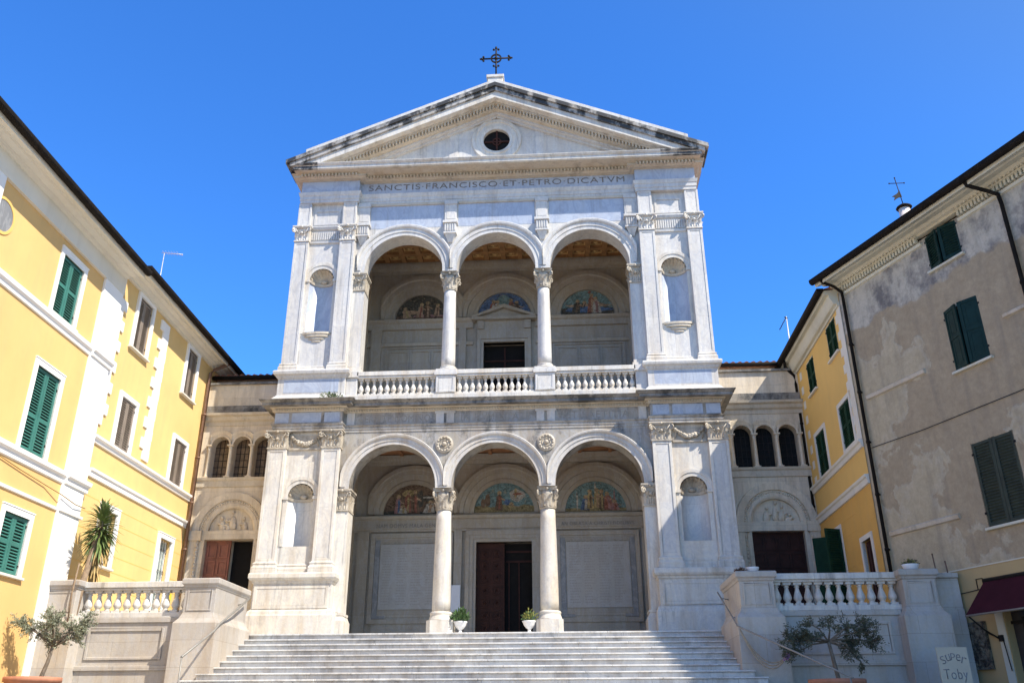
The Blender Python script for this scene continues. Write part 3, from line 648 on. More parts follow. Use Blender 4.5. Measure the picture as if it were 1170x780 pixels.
# ceilings
b = MB(); b.box(-5.05, 5.05, 0.62, 3.8, 8.50, 8.62)
for i in range(10): b.box(-4.6 + i * 1.02, -4.48 + i * 1.02, 0.62, 3.8, 8.42, 8.50)
CH(b, 'porch_ceiling', 'ceiling_paint')
b = MB(); b.box(-5.05, 5.05, 0.62, 3.8, 16.22, 16.35, 0)
for i in range(17):
    x = -5.05 + i * 0.63; b.box(x - 0.09, x + 0.09, 0.62, 3.8, 16.02, 16.22, 0); b.box(x - 0.13, x + 0.13, 0.62, 3.8, 16.16, 16.215, 1)
for j in range(6):
    y = 0.62 + j * 0.63; b.box(-5.05, 5.05, y - 0.085, y + 0.085, 16.03, 16.219, 0); b.box(-5.05, 5.05, y - 0.125, y + 0.125, 16.165, 16.213, 1)
for i in range(16):
    for j in range(5):
        x = -5.05 + (i + 0.5) * 0.63; y = 0.62 + (j + 0.5) * 0.63
        b.ball((x, y, 16.2), 0.13, 8, 1, (1, 1, 0.6)); b.ball((x, y, 16.14), 0.06, 6, 1)
CH(b, 'coffered_ceiling', ['coffer_wood', 'coffer_gold'])

# arcade walls ----------------------------------------------------------------
BAY = 3.07
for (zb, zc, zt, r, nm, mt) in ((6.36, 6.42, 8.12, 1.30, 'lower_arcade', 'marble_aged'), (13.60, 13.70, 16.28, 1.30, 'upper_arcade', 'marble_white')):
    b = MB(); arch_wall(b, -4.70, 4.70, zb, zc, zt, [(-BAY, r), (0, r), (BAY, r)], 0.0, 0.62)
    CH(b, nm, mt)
for lvl in range(2):
    for cx in (-BAY, 0, BAY):
        b = MB(); zc, W = ((6.42, 0.31), (13.70, 0.385))[lvl]; r = 1.30
        lo = cx - 1.53 if cx > -3 else -4.62; hi = cx + 1.53 if cx < 3 else 4.62
        pr = [(r - 0.004, 0.02), (r - 0.004, -0.035), (r + W * 0.33, -0.035), (r + W * 0.34, -0.06), (r + W * 0.68, -0.06), (r + W * 0.70, -0.09), (r + W * 0.8, -0.12), (r + W * 0.95, -0.13), (r + W, -0.12), (r + W, 0.02)]
        b.ring(cx, zc, pr, 0, PI, 48, lo, hi)
        zs = (6.36, 13.60)[lvl]
        for sg in (-1, 1):                            # stilts
            xa = cx + sg * (r - 0.004); xb = cx + sg * (r + W); xb = min(hi, max(lo, xb)); b.box(xa, xb, -0.035 if True else 0, 0.02, zs, zc)
        CH(b, 'archivolt', 'marble_white' if lvl else 'marble_arch')

# columns -------------------------------------------------------------------------
def column(x, y, lvl, resp=0):
    if lvl == 0:
        z0, zpl, zt, zs, zcap, zend, rb, rt = F, 2.62, 2.72, 2.86, 5.72, 6.36, 0.262, 0.215
    else:
        z0, zpl, zt, zs, zcap, zend, rb, rt = 10.05, 10.14, 10.22, 10.30, 12.97, 13.60, 0.222, 0.192
    b = MB(); root = None
    prof = [(rb + (rt - rb) * t ** 1.6, zs + (zcap - zs) * t) for t in [i / 10 for i in range(11)]]
    b.lathe(x, y, prof, 28); root = CH(b, 'column', 'marble_trim' if lvl == 0 else 'marble_white')
    b = MB()
    if lvl == 0:
        w = 0.375; c = 0.12
        b.prism_xy([(x - w + c, y - w), (x + w - c, y - w), (x + w, y - w + c), (x + w, y + w - c), (x + w - c, y + w), (x - w + c, y + w), (x - w, y + w - c), (x - w, y - w + c)], z0, zpl)
        b.lathe(x, y, [(0.36, zpl), (0.345, zpl + 0.03), (0.31, zpl + 0.13), (0.30, zpl + 0.15), (0.318, zpl + 0.18), (0.32, zpl + 0.21), (0.30, zpl + 0.235), (rb + 0.012, zpl + 0.25), (rb, zs)], 28)
    else:
        b.box(x - 0.33, x + 0.33, y - 0.33, y + 0.33, z0, zpl)
        b.lathe(x, y, [(0.31, zpl), (0.325, zpl + 0.03), (0.31, zpl + 0.06), (0.26, zpl + 0.08), (0.255, zpl + 0.1), (0.27, zpl + 0.12), (0.26, zpl + 0.145), (rb, zs)], 28)
    b.build('base', 'marble_trim', root)
    column_capital(x, y, zcap, zend, rt, 0.30).build('capital', 'marble_carved', root)
for s in (-1, 1):
    for lvl in (0, 1): column(s * BAY / 2, 0.30, lvl)
# responds (half pillars carrying the outer arches)
for s in (-1, 1):
    for lvl in (0, 1):
        x0, x1 = (4.33, 4.70)
        z0, zs, zc, ze = ((F, 2.86, 5.72, 6.36), (9.05, 10.30, 12.97, 13.60))[lvl]
        b = MB(); b.box(x0, x1, 0.02, 0.6, z0 if lvl else z0, zc); b.box(x0 + 0.09, x1, 0.0, 0.02, zs, zc - 0.06)
        if s < 0: b.mirror_x()
        root = CH(b, 'respond_pillar', 'marble_trim' if lvl == 0 else 'marble_white')
        b = MB()
        if lvl == 0:
            b.box(4.22, 4.7, -0.1, 0.66, F, 2.62); b.hexa((4.23, 4.7, -0.09, 0.65, 2.62), (4.29, 4.7, -0.03, 0.62, 2.77)); b.box(4.27, 4.7, -0.05, 0.63, 2.77, 2.84)
        else: b.box(4.25, 4.7, -0.06, 0.64, 10.09, 10.18); b.box(4.29, 4.7, -0.03, 0.62, 10.18, 10.28)
        if s < 0: b.mirror_x()
        b.build('base', 'marble_trim', root)
        b = pilaster_capital(4.33, 4.72, zc, ze, 0.0, 0.6)
        if s < 0: b.mirror_x()
        b.build('capital', 'marble_carved', root)

# corner piers ----------------------------------------------------------------------
def niche(cx, r, zb, zc, yf, depth, archw, sill):
    b = MB(); n = 20
    # curved back
    v = []
    for i in range(n + 1):
        a = PI * i / n; v += [(cx - r * math.cos(a), yf + depth * math.sin(a), zb), (cx - r * math.cos(a), yf + depth * math.sin(a), zc)]
    b.add(v, [(2 * i, 2 * i + 2, 2 * i + 3, 2 * i + 1) for i in range(n)], 0, True)
    b.add([(cx - r * math.cos(PI * i / n), yf + depth * math.sin(PI * i / n), zb) for i in range(n + 1)], [tuple(range(n + 1))], 0)
    b.box(cx - r - 0.02, cx + r + 0.02, yf - 0.03, yf + 0.02, zc - 0.05, zc - 0.0, 0) if False else None
    root = CH(b, 'niche', 'marble_blue' if zb > 9 else 'marble_white')
    b = MB(); N = 54; M = 10; v = []
    for i in range(N + 1):
        ph = PI * i / N; fl = 1 - 0.10 * abs(math.sin(ph * 9)) 
        for j in range(M + 1):
            t = PI / 2 * j / M; k = 1 - (1 - fl) * math.sin(PI / 2 * (1 - j / M)) if True else 1
            rr = r * math.cos(t) * (k if j < M else 1); v.append((cx - rr * math.cos(ph), yf + depth * math.sin(t) * 0.98, zc + rr * math.sin(ph)))
    b.add(v, [(i * (M + 1) + j, (i + 1) * (M + 1) + j, (i + 1) * (M + 1) + j + 1, i * (M + 1) + j + 1) for i in range(N) for j in range(M)], 0, False)
    b.ball((cx, yf + depth * 0.8, zc + 0.05), 0.1, 8, 0, (1.2, 0.8, 0.7))
    # string course under the shell, following the curve
    pts = [(cx - (r - 0.01) * math.cos(PI * i / n), yf + (depth - 0.01) * math.sin(PI * i / n)) for i in range(n + 1)]
    b.sweep(pts, [(0.0, zc - 0.10), (0.03, zc - 0.09), (0.05, zc - 0.02), (0.0, zc)], 0)
    b.build('shell', 'marble_carved' if zb < 9 else 'marble_cream', root)
    b = MB(); b.ring(cx, zc, [(r, yf + 0.02), (r, yf - 0.02), (r + archw * 0.5, yf - 0.025), (r + archw * 0.55, yf - 0.045), (r + archw, yf - 0.05), (r + archw, yf + 0.02)], 0, PI, 30)
    for sg in (-1, 1):
        b.box(cx + sg * r, cx + sg * (r + archw * 0.6), yf - 0.02, yf + 0.02, zb, zc - 0.001)
        b.box(cx + sg * (r - 0.01), cx + sg * (r + archw * 0.75), yf - 0.06, yf + 0.02, zc - 0.09, zc + 0.001)
    b.build('archivolt', 'marble_trim', root)
    if sill:
        b = MB(); v = [(-1, 0.0), (-1, -0.05), (-0.75, -0.085), (-0.4, -0.11), (0, -0.12), (0.4, -0.11), (0.75, -0.085), (1, -0.05), (1, 0.0)]
        for k, (z1, z0, sc) in enumerate(((zb + 0.02, zb - 0.05, 1.0), (zb - 0.05, zb - 0.13, 0.84), (zb - 0.13, zb - 0.22, 0.56), (zb - 0.22, zb - 0.30, 0.34))):
            b.prism_xy([(cx + (r + 0.05) * x * (sc if k else 1), yf + y * sc + 0.02 * (y == 0)) for x, y in v], z0, z1)
        b.build('sill', 'marble_cream', root)
def pier(s):
    def E(b, name, mats, bevel=0.0, parent=None):
        if s < 0: b.mirror_x()
        return b.build(name, mats, parent or church, bevel)
    # pedestal
    b = MB(); path = [(6.80, 1.5), (6.80, -0.36), (4.56, -0.36), (4.56, 0.3)]; path = list(reversed([(x, y) for x, y in path]))
    path = [(4.56, 0.3), (4.56, -0.36), (6.80, -0.36), (6.80, 1.5)]
    b.box(4.56, 6.80, -0.36, 1.5, F, 3.9)
    b.sweep(path, [(0, F), (0.11, F), (0.11, 2.74), (0.085, 2.78), (0.07, 2.86), (0.02, 2.90), (0, 2.92)])
    b.sweep(path, [(0, 3.60), (0.03, 3.63), (0.04, 3.68), (0.10, 3.71), (0.13, 3.76), (0.13, 3.86), (0.11, 3.90), (0, 3.91)])
    frame_xz(b, 4.62, 6.76, 2.93, 3.56, 0.085, -0.385, -0.36)
    b.box(4.70, 6.68, -0.372, -0.36, 3.02, 3.48)
    E(b, 'pier_pedestal', 'marble_trim', 0.008)
    # lower pier core with a niche opening
    b = MB(); b.box(4.70, 6.80, 0.30, 1.5, 3.9, 8.14)
    b.box(4.70, 5.24, -0.10, 0.30, 3.9, 8.14); b.box(6.28, 6.80, -0.10, 0.30, 3.9, 8.14); b.box(5.24, 6.28, -0.10, 0.30, 3.9, 4.69)
    arch_wall(b, 5.24, 6.28, 4.69, 6.15, 8.14, [(5.76, 0.39)], -0.10, 0.30)
    E(b, 'lower_pier', 'marble_trim')
    # pilasters
    for (xa, xb) in ((4.66, 5.22), (6.30, 6.87)):
        b = MB(); b.box(xa + 0.015, xb - 0.015, -0.232, -0.10, 4.24, 7.58, 1)
        frame_xz(b, xa, xb, 4.24, 7.58, 0.085, -0.25, -0.10, 0)
        p = E(b, 'pilaster', ['marble_trim', 'marble_white'], 0.004)
        b = MB(); b.sweep([(xa, 0.3), (xa, -0.25), (xb, -0.25), (xb, 0.3)], base_profile(3.9, 0.35, 0.075)); b.box(xa, xb, -0.25, 0.2, 3.9, 4.25); E(b, 'base', 'marble_trim', 0, p)
        E(pilaster_capital(xa, xb, 7.58, 8.14, -0.25, 0.2), 'capital', 'marble_carved', 0, p)
    b = MB(); b.sweep([(5.22, -0.10), (6.30, -0.10)], base_profile(3.9, 0.30, 0.06)); E(b, 'pier_base_moulding', 'marble_trim')
    # garland between the capitals
    b = MB(); b.box(5.27, 6.25, -0.13, -0.10, 7.62, 8.02); b.box(5.27, 6.25, -0.17, -0.10, 7.56, 7.62)
    for i in range(15):
        u = i / 14; x = 5.36 + 0.8 * u; z_ = 7.93 - 0.20 * math.sin(PI * u); rr = 0.045 + 0.03 * math.sin(PI * u)
        for k in range(3): b.ball((x + random.uniform(-.02, .02), -0.15 - random.uniform(0, .04), z_ + random.uniform(-.03, .03)), rr * random.uniform(0.6, 1.0), 6)
    for x in (5.36, 6.16): b.ball((x, -0.17, 7.95), 0.06, 8); b.tube([(x, -0.16, 7.93), (x + 0.02, -0.15, 7.8), (x - 0.01, -0.14, 7.68)], 0.022, 6)
    E(b, 'garland', 'marble_carved')
    # upper pedestal
    b = MB(); b.box(4.66, 6.78, -0.27, 1.4, 9.04, 10.09)
    path = [(4.66, 0.2), (4.66, -0.27), (6.78, -0.27), (6.78, 1.4)]
    b.sweep(path, [(0, 9.04), (0.11, 9.04), (0.11, 9.16), (0.07, 9.21), (0.02, 9.27), (0, 9.30)])
    b.sweep(path, [(0, 9.82), (0.04, 9.86), (0.06, 9.92), (0.13, 9.96), (0.15, 10.04), (0.12, 10.09), (0, 10.095)])
    E(b, 'upper_pedestal', 'marble_white', 0.008)
    b = MB(); b.box(4.86, 6.58, -0.276, -0.27, 9.36, 9.78); E(b, 'pedestal_panel', 'marble_blue')
    # upper pier core
    b = MB(); b.box(4.70, 6.68, 0.30, 1.4, 10.09, 16.28)
    b.box(4.70, 5.22, -0.10, 0.30, 10.09, 16.28); b.box(6.28, 6.68, -0.10, 0.30, 10.09, 16.28); b.box(5.22, 6.28, -0.10, 0.30, 10.09, 11.44)
    arch_wall(b, 5.22, 6.28, 11.44, 13.38, 16.28, [(5.75, 0.40)], -0.10, 0.30)
    E(b, 'upper_pier', 'marble_white')
    for (xa, xb) in ((4.72, 5.22), (6.28, 6.76)):
        b = MB(); b.box(xa + 0.015, xb - 0.015, -0.234, -0.10, 10.36, 14.75, 1); frame_xz(b, xa, xb, 10.36, 14.75, 0.075, -0.25, -0.10, 0)
        b.box(xa + 0.015, xb - 0.015, -0.222, -0.10, 15.33, 16.27, 1); frame_xz(b, xa + 0.02, xb - 0.02, 15.33, 16.27, 0.065, -0.235, -0.10, 0)
        p = E(b, 'pilaster', ['marble_white', 'marble_white'], 0.004)
        b = MB(); b.sweep([(xa, 0.3), (xa, -0.25), (xb, -0.25), (xb, 0.3)], base_profile(10.09, 0.28, 0.065)); b.box(xa, xb, -0.25, 0.2, 10.09, 10.37); E(b, 'base', 'marble_trim', 0, p)
        E(pilaster_capital(xa, xb, 14.76, 15.33, -0.25, 0.2), 'capital', 'marble_trim', 0, p)
    b = MB(); b.sweep([(5.22, -0.10), (6.28, -0.10)], base_profile(10.09, 0.22, 0.05)); E(b, 'pier_base_moulding', 'marble_trim')
    b = MB()                                        # fluted band between the capitals
    b.sweep([(5.24, -0.10), (6.26, -0.10)], [(0, 14.72), (0.05, 14.74), (0.06, 14.80), (0, 14.82)])
    b.sweep([(5.24, -0.10), (6.26, -0.10)], [(0, 15.24), (0.05, 15.26), (0.09, 15.34), (0.09, 15.38), (0, 15.40)])
    for i in range(13): b.box(5.29 + i * 0.075, 5.335 + i * 0.075, -0.135, -0.10, 14.88, 15.18)
    frame_xz(b, 5.30, 6.20, 15.46, 16.05, 0.07, -0.125, -0.10)
    E(b, 'fluted_band', 'marble_white')
pier(-1); pier(1)
for s in (-1, 1):
    niche(s * 5.76, 0.39, 4.69, 6.15, -0.10, 0.36, 0.20, False)
    niche(s * 5.75, 0.40, 11.44, 13.38, -0.10, 0.38, 0.22, True)

# lower entablature -------------------------------------------------------------------
LP = [(-6.76, 1.5), (-6.76, -0.25), (-4.66, -0.25), (-4.66, 0), (4.66, 0), (4.66, -0.25), (6.76, -0.25), (6.76, 1.5)]
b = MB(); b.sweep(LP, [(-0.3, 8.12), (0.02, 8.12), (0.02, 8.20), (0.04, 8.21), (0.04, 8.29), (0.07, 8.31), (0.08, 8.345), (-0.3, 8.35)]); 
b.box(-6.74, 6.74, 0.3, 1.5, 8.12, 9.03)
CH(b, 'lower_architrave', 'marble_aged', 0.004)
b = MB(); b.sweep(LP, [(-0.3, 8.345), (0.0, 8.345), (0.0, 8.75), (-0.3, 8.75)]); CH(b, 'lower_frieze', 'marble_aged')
b = MB(); b.sweep(LP, [(-0.2, 8.745), (0.03, 8.745), (0.05, 8.765), (0.05, 8.835), (0.13, 8.85), (0.15, 8.87), (-0.2, 8.87)])
dentils(b, LP[1:-1], 0.05, 0.10, 8.775, 8.832, 0.045, 0.035); dentils(b, [LP[0], LP[1]], 0.05, 0.10, 8.775, 8.832, 0.045, 0.035)
CH(b, 'lower_dentil_band', 'marble_cream')
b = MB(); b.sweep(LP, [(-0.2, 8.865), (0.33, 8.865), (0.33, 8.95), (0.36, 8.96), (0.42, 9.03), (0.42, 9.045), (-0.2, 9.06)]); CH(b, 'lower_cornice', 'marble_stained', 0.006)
for xc in (-4.45, -1.535, 1.535, 4.45):
    b = MB()
    for dx in ((-0.16, 0.16) if abs(xc) < 3 else (0.0,)): b.box(xc + dx - 0.12, xc + dx + 0.12, -0.03, 0.0, 8.36, 8.74, 0)
    if abs(xc) < 3: b.box(xc - 0.32, xc + 0.32, -0.045, 0.0, 8.68, 8.742, 0)
    CH(b, 'frieze_block', 'marble_arch')
for s in (-1, 1):
    for (x0, x1) in ((4.74, 5.22), (5.32, 6.22), (6.32, 6.74)): b = MB(); b.box(s * x0, s * x1, -0.254, -0.25, 8.40, 8.71); CH(b, 'frieze_panel', 'marble_blue')
for txt, x0, x1 in (('SERVITE DOMINO', -4.15, -2.0), ('IN HVMILITATE', -1.05, 1.05), ('ET LAETITIA', 2.15, 4.05)):
    text_obj(txt, x0, x1, -0.012, 8.43, 0.22, 'letter_faint', church)
for x in (-1.535, 1.535):
    b = MB(); b.ring(x, 7.69, [(0.27, 0.02), (0.27, -0.05), (0.22, -0.07), (0.18, -0.04), (0.15, -0.03), (0.12, -0.06), (0.09, -0.03), (0.001, -0.03)], 0, 2 * PI, 28, closed=True)
    b.ball((x, -0.04, 7.69), 0.075, 10)
    for i in range(12): b.ball((x + 0.2 * math.cos(i * PI / 6), -0.06, 7.69 + 0.2 * math.sin(i * PI / 6)), 0.035, 6)
    CH(b, 'roundel', 'marble_carved')

# balcony ------------------------------------------------------------------------------
def bal_bays():
    pts = [(-4.30, -1.84), (-1.22, 1.22), (1.84, 4.30)]
    return pts
b = MB(); b.box(-4.66, 4.66, -0.24, 0.62, 9.04, 9.22); b.box(-4.66, 4.66, -0.16, 0.4, 9.22, 9.29)
bal = CH(b, 'balustrade', 'marble_trim', 0.006)
for x0, x1 in bal_bays():
    b = MB(); b.box(x0 - 0.02, x1 + 0.02, -0.17, 0.13, 9.83, 9.90); b.box(x0 - 0.02, x1 + 0.02, -0.20, 0.16, 9.90, 10.04); b.build('rail', 'marble_trim', bal, 0.01)
    n = 12
    for i in range(n):
        b = MB(); baluster(b, x0 + (x1 - x0) * (i + 0.5) / n, -0.03, 9.29, 9.83, 0.085); b.build('baluster', 'marble_trim', bal)
for x in (-1.535, 1.535):
    b = MB(); b.box(x - 0.31, x + 0.31, -0.19, 0.65, 9.29, 9.86); b.box(x - 0.36, x + 0.36, -0.24, 0.68, 9.86, 9.97); b.box(x - 0.33, x + 0.33, -0.21, 0.66, 9.97, 10.05)
    frame_xz(b, x - 0.29, x + 0.29, 9.30, 9.85, 0.07, -0.205, -0.19); b.build('pedestal', 'marble_white', bal, 0.006)
for s in (-1, 1):
    b = MB(); b.box(s * 4.31, s * 4.66, -0.14, 0.3, 9.29, 9.86); b.box(s * 4.27, s * 4.66, -0.2, 0.3, 9.86, 10.05); b.build('pedestal', 'marble_white', bal, 0.006)

# upper entablature and pediment -----------------------------------------------------------
UP = [(-6.70, 4), (-6.70, -0.25), (-4.70, -0.25), (-4.70, 0), (4.70, 0), (4.70, -0.25), (6.70, -0.25), (6.70, 4)]
b = MB(); b.sweep(UP, [(-0.3, 16.27), (0.01, 16.27), (0.01, 16.38), (0.03, 16.39), (0.03, 16.52), (0.05, 16.54), (0.07, 16.62), (0.08, 16.66), (-0.3, 16.67)]); b.box(-6.68, 6.68, 0.32, 4, 16.3, 17.3)
CH(b, 'upper_architrave', 'marble_white')
b = MB(); b.sweep(UP, [(-0.3, 16.66), (0.0, 16.66), (0.0, 17.17), (-0.3, 17.17)]); CH(b, 'upper_frieze', 'marble_blue')
b = MB(); b.sweep(UP, [(-0.3, 17.12), (0.03, 17.12), (0.05, 17.13), (0.16, 17.135), (0.18, 17.15), (0.25, 17.16), (0.25, 17.255), (0.30, 17.26), (0.32, 17.28), (-0.3, 17.285)])
dentils(b, UP[1:-1], 0.25, 0.33, 17.165, 17.25, 0.055, 0.06)
CH(b, 'upper_dentil_band', 'marble_cream')
b = MB(); SP = [(-6.36, 4), (-6.36, -0.25), (6.36, -0.25), (6.36, 4)]
b.sweep(SP, [(-0.3, 17.262), (0.50, 17.262), (0.51, 17.275), (-0.3, 17.276)], 1); b.box(-6.68, 6.68, -0.22, 4, 17.285, 17.47)
b.sweep(SP, [(-0.3, 17.27), (0.52, 17.27), (0.52, 17.29), (0.55, 17.29), (0.55, 17.40), (0.58, 17.41), (0.62, 17.47), (0.62, 17.49), (-0.3, 17.51)]); CH(b, 'upper_cornice', ['marble_trim', 'marble_cream'], 0.006)
for sg in (-1, 1):
    b = MB(); b.sweep([(-6.36, 1.2), (-6.36, -0.25), (-6.05 if sg < 0 else -5.55, -0.25)], [(0.3, 17.268), (0.523, 17.268), (0.523, 17.287), (0.553, 17.287), (0.553, 17.402), (0.583, 17.412), (0.624, 17.472), (0.624, 17.50), (0.3, 17.515)])
    if sg > 0: b.mirror_x()
    CH(b, 'cornice_corner', 'marble_crust_black')
text_obj('SANCTIS\u00b7FRANCISCO\u00b7ET\u00b7PETRO\u00b7DICATVM', -4.42, 4.37, -0.012, 16.83, 0.215, 'letter_ink', church, thin=-0.004)
# attic panels and consoles over the arches
for x0, x1 in ((-4.29, -1.78), (-1.29, 1.29), (1.78, 4.29)):
    b = MB(); b.box(x0, x1, -0.006, 0.0, 15.30, 16.18); pn = CH(b, 'attic_panel', 'marble_blue')
    b = MB(); b.box(x0, x1, -0.05, 0.0, 16.18, 16.272); b.build('moulding', 'marble_cream', pn)
for xc in (-4.5, -1.535, 1.535, 4.5):
    b = MB(); w = 0.2
    b.box(xc - w, xc + w, -0.09, 0.0, 15.42, 16.27); b.box(xc - w + 0.05, xc + w - 0.05, -0.1, -0.09, 15.55, 16.05); b.box(xc - w - 0.02, xc + w + 0.02, -0.12, 0.0, 16.12, 16.268)
    b.box(xc - w - 0.05, xc + w + 0.05, -0.24, 0.0, 15.33, 15.42); b.box(xc - w, xc + w, -0.19, 0.0, 15.0, 15.33)
    for i in range(5): b.box(xc - w + 0.02 + i * 0.08, xc - w + 0.06 + i * 0.08, -0.215, -0.19, 15.03, 15.30)
    b.box(xc - w - 0.02, xc + w + 0.02, -0.2, 0.0, 14.94, 15.0); b.hexa((xc - 0.07, xc + 0.07, -0.06, 0, 14.66), (xc - w + 0.02, xc + w - 0.02, -0.17, 0, 14.94))
    CH(b, 'console', 'marble_white', 0.004)
# tympanum with round window
SL = 0.414
def tymp():
    b = MB(); cz, r = 18.74, 0.47; base = 17.5; apex = 20.3
    n = 48; v = []
    for i in range(n):
        a = 2 * PI * i / n; c, s_ = math.cos(a), math.sin(a); t = 1e9
        if s_ < -1e-6: t = min(t, (base - cz) / s_)
        # |x| * SL + z = apex
        den = abs(c) * SL + s_
        if den > 1e-6: t = min(t, (apex - cz) / den)
        v += [(r * c, 0.0, cz + r * s_), (t * c, 0.0, cz + t * s_)]
    for i in range(n):
        j = (i + 1) % n; b.add([v[2 * i], v[2 * i + 1], v[2 * j + 1], v[2 * j]], [(0, 1, 2, 3)])
    x_end = (apex - base) / SL
    # fill the two missing corner triangles
    vs = sorted([p for p in v[1::2]], key=lambda p: p[0])
    for s in (-1, 1):
        lows = [p for p in v[1::2] if abs(p[2] - base) < 1e-4 and p[0] * s > 0]; ups = [p for p in v[1::2] if p[2] > base + 1e-4 and p[0] * s > 0]
        lo = max(lows, key=lambda p: p[0] * s); up = max(ups, key=lambda p: p[0] * s)
        b.add([lo, (s * x_end, 0.0, base), up], [(0, 1, 2)])
    b.ring(0, cz, [(r, 0.0), (r, 0.35)], 0, 2 * PI, 48, closed=True)
    CH(b, 'tympanum', 'marble_white')
    b = MB(); b.ring(0, cz, [(r - 0.003, 0.1), (r - 0.003, -0.05), (r + 0.1, -0.07), (r + 0.12, -0.04), (r + 0.26, -0.04), (r + 0.28, -0.08), (r + 0.39, -0.08), (r + 0.41, -0.05), (r + 0.41, 0.02)], 0, 2 * PI, 56, closed=True)
    oc = CH(b, 'round_window', 'marble_trim')
    b = MB(); b.prism([(0.47 * math.cos(2 * PI * i / 40), cz + 0.47 * math.sin(2 * PI * i / 40)) for i in range(40)], 0.10, 0.12, 0); b.box(-0.03, 0.03, 0.05, 0.10, cz - 0.46, cz + 0.46, 1); b.box(-0.46, 0.46, 0.051, 0.099, cz - 0.03, cz + 0.03, 1); b.ring(0, cz, [(0.16, 0.10), (0.16, 0.045), (0.12, 0.045), (0.12, 0.10)], 0, 2 * PI, 20, closed=True, m=1)
    b.build('window_grille', ['dark_void', 'bronze_door'], oc)
    b = MB()
    for s in (-1, 1):
        b.box(s * 1.36, s * 1.66, -0.03, 0.0, 17.51, 19.2)
        b.prism([(s * 6.2, 17.60), (s * 5.4, 17.60), (0.6 * s, 19.58), (0.6 * s, 19.9)], -0.06, 0.0)
        b.prism([(s * 4.3, 17.60), (s * 1.66, 17.60), (s * 1.66, 18.62), (s * 1.7, 18.66)], -0.012, 0.0)
    b.box(-6.0, 6.0, -0.04, 0.0, 17.48, 17.60)
    CH(b, 'tympanum_frame', 'marble_white')
tymp()
def rake(zl0, zl1, y0, y1, xe, name, mats, xin=0.0, bevel=0.0):
    b = MB()
    for s in (-1, 1):
        b.prism([(s * xin, zl0 - SL * xin), (s * xe, zl0 - SL * xe), (s * xe, zl1 - SL * xe), (s * xin, zl1 - SL * xin)], y0, y1)
    return CH(b, name, mats, bevel)
b = MB()
for sg in (-1, 1):
    for (z0, z1, y0, xe, mi) in ((19.66, 19.74, -0.12, 5.3, 1), (19.735, 19.81, -0.26, 5.5, 1), (19.805, 19.93, -0.44, 5.8, 0), (19.925, 20.01, -0.56, 6.05, 0)):
        b.prism([(0, z0), (sg * xe, z0 - SL * xe), (sg * xe, z1 - SL * xe), (0, z1)], y0, 0.3, mi)
CH(b, 'raking_bed_moulding', ['marble_cream', 'marble_white'])
for s in (-1, 1):
    b = MB()
    for i in range(50):
        x = 0.06 + i * 0.112; zt = 19.925 - SL * x
        b.prism([(s * x, zt - 0.10), (s * (x + 0.055), zt - 0.10 - SL * 0.055), (s * (x + 0.055), zt - SL * 0.055), (s * x, zt)], -0.54, -0.43)
    CH(b, 'raking_dentil_band', 'marble_cream')
rake(20.005, 20.255, -0.80, 0.3, 6.55, 'raking_corona', 'marble_trim')
rake(20.25, 20.42, -0.87, 0.3, 7.02, 'raking_lower_course', 'marble_crust', 0.0, 0.008)
rake(20.415, 20.575, -0.93, 0.3, 7.14, 'raking_upper_course', 'marble_crust_black', 0.0, 0.008)
rake(20.57, 20.75, -0.86, 0.6, 6.50, 'roof_edge_slabs', 'marble_white', 0.0, 0.01)
b = MB()
for s in (-1, 1): b.prism([(0, 20.60), (s * 7.1, 20.60 - SL * 7.1), (s * 7.1, 20.45 - SL * 7.1), (0, 20.45)], 0.6, 26)
CH(b, 'roof', 'roof_tile')
b = MB(); b.prism([(-6.5, 17.3), (6.5, 17.3), (0, 20.0)], 0.4, 26); CH(b, 'gable_wall', 'marble_wing')
b = MB(); b.box(-0.27, 0.27, -0.80, 0.0, 20.55, 20.86); b.box(-0.31, 0.31, -0.84, 0.05, 20.86, 20.98); CH(b, 'apex_block', 'marble_trim', 0.012)
# iron cross
b = MB(); cy = -0.42
b.tube([(0, cy, 20.97), (0, cy, 22.52)], 0.03, 8); b.tube([(-0.52, cy, 22.05), (0.52, cy, 22.05)], 0.03, 8)
b.ring(0, 22.05, [(0.20, cy - 0.025), (0.20, cy + 0.025), (0.155, cy + 0.025), (0.155, cy - 0.025), (0.20, cy - 0.025)], 0, 2 * PI, 28, closed=True)
b.ball((0, cy, 22.05), 0.075, 8)
for ang, L in ((0, 0.52), (PI, 0.52), (PI / 2, 0.47), (-PI / 2, 0.40)):
    d = Vector((math.cos(ang), 0, math.sin(ang))); p = Vector((-math.sin(ang), 0, math.cos(ang))); e = Vector((0, cy, 22.05)) + d * L
    b.ball(e, 0.05, 8)
    for k in (-1, 1): b.ball(e - d * 0.06 + p * 0.085 * k, 0.045, 8)
    if ang != -PI / 2: b.ball(e + d * 0.05, 0.035, 8)
CH(b, 'cross', 'iron_black')

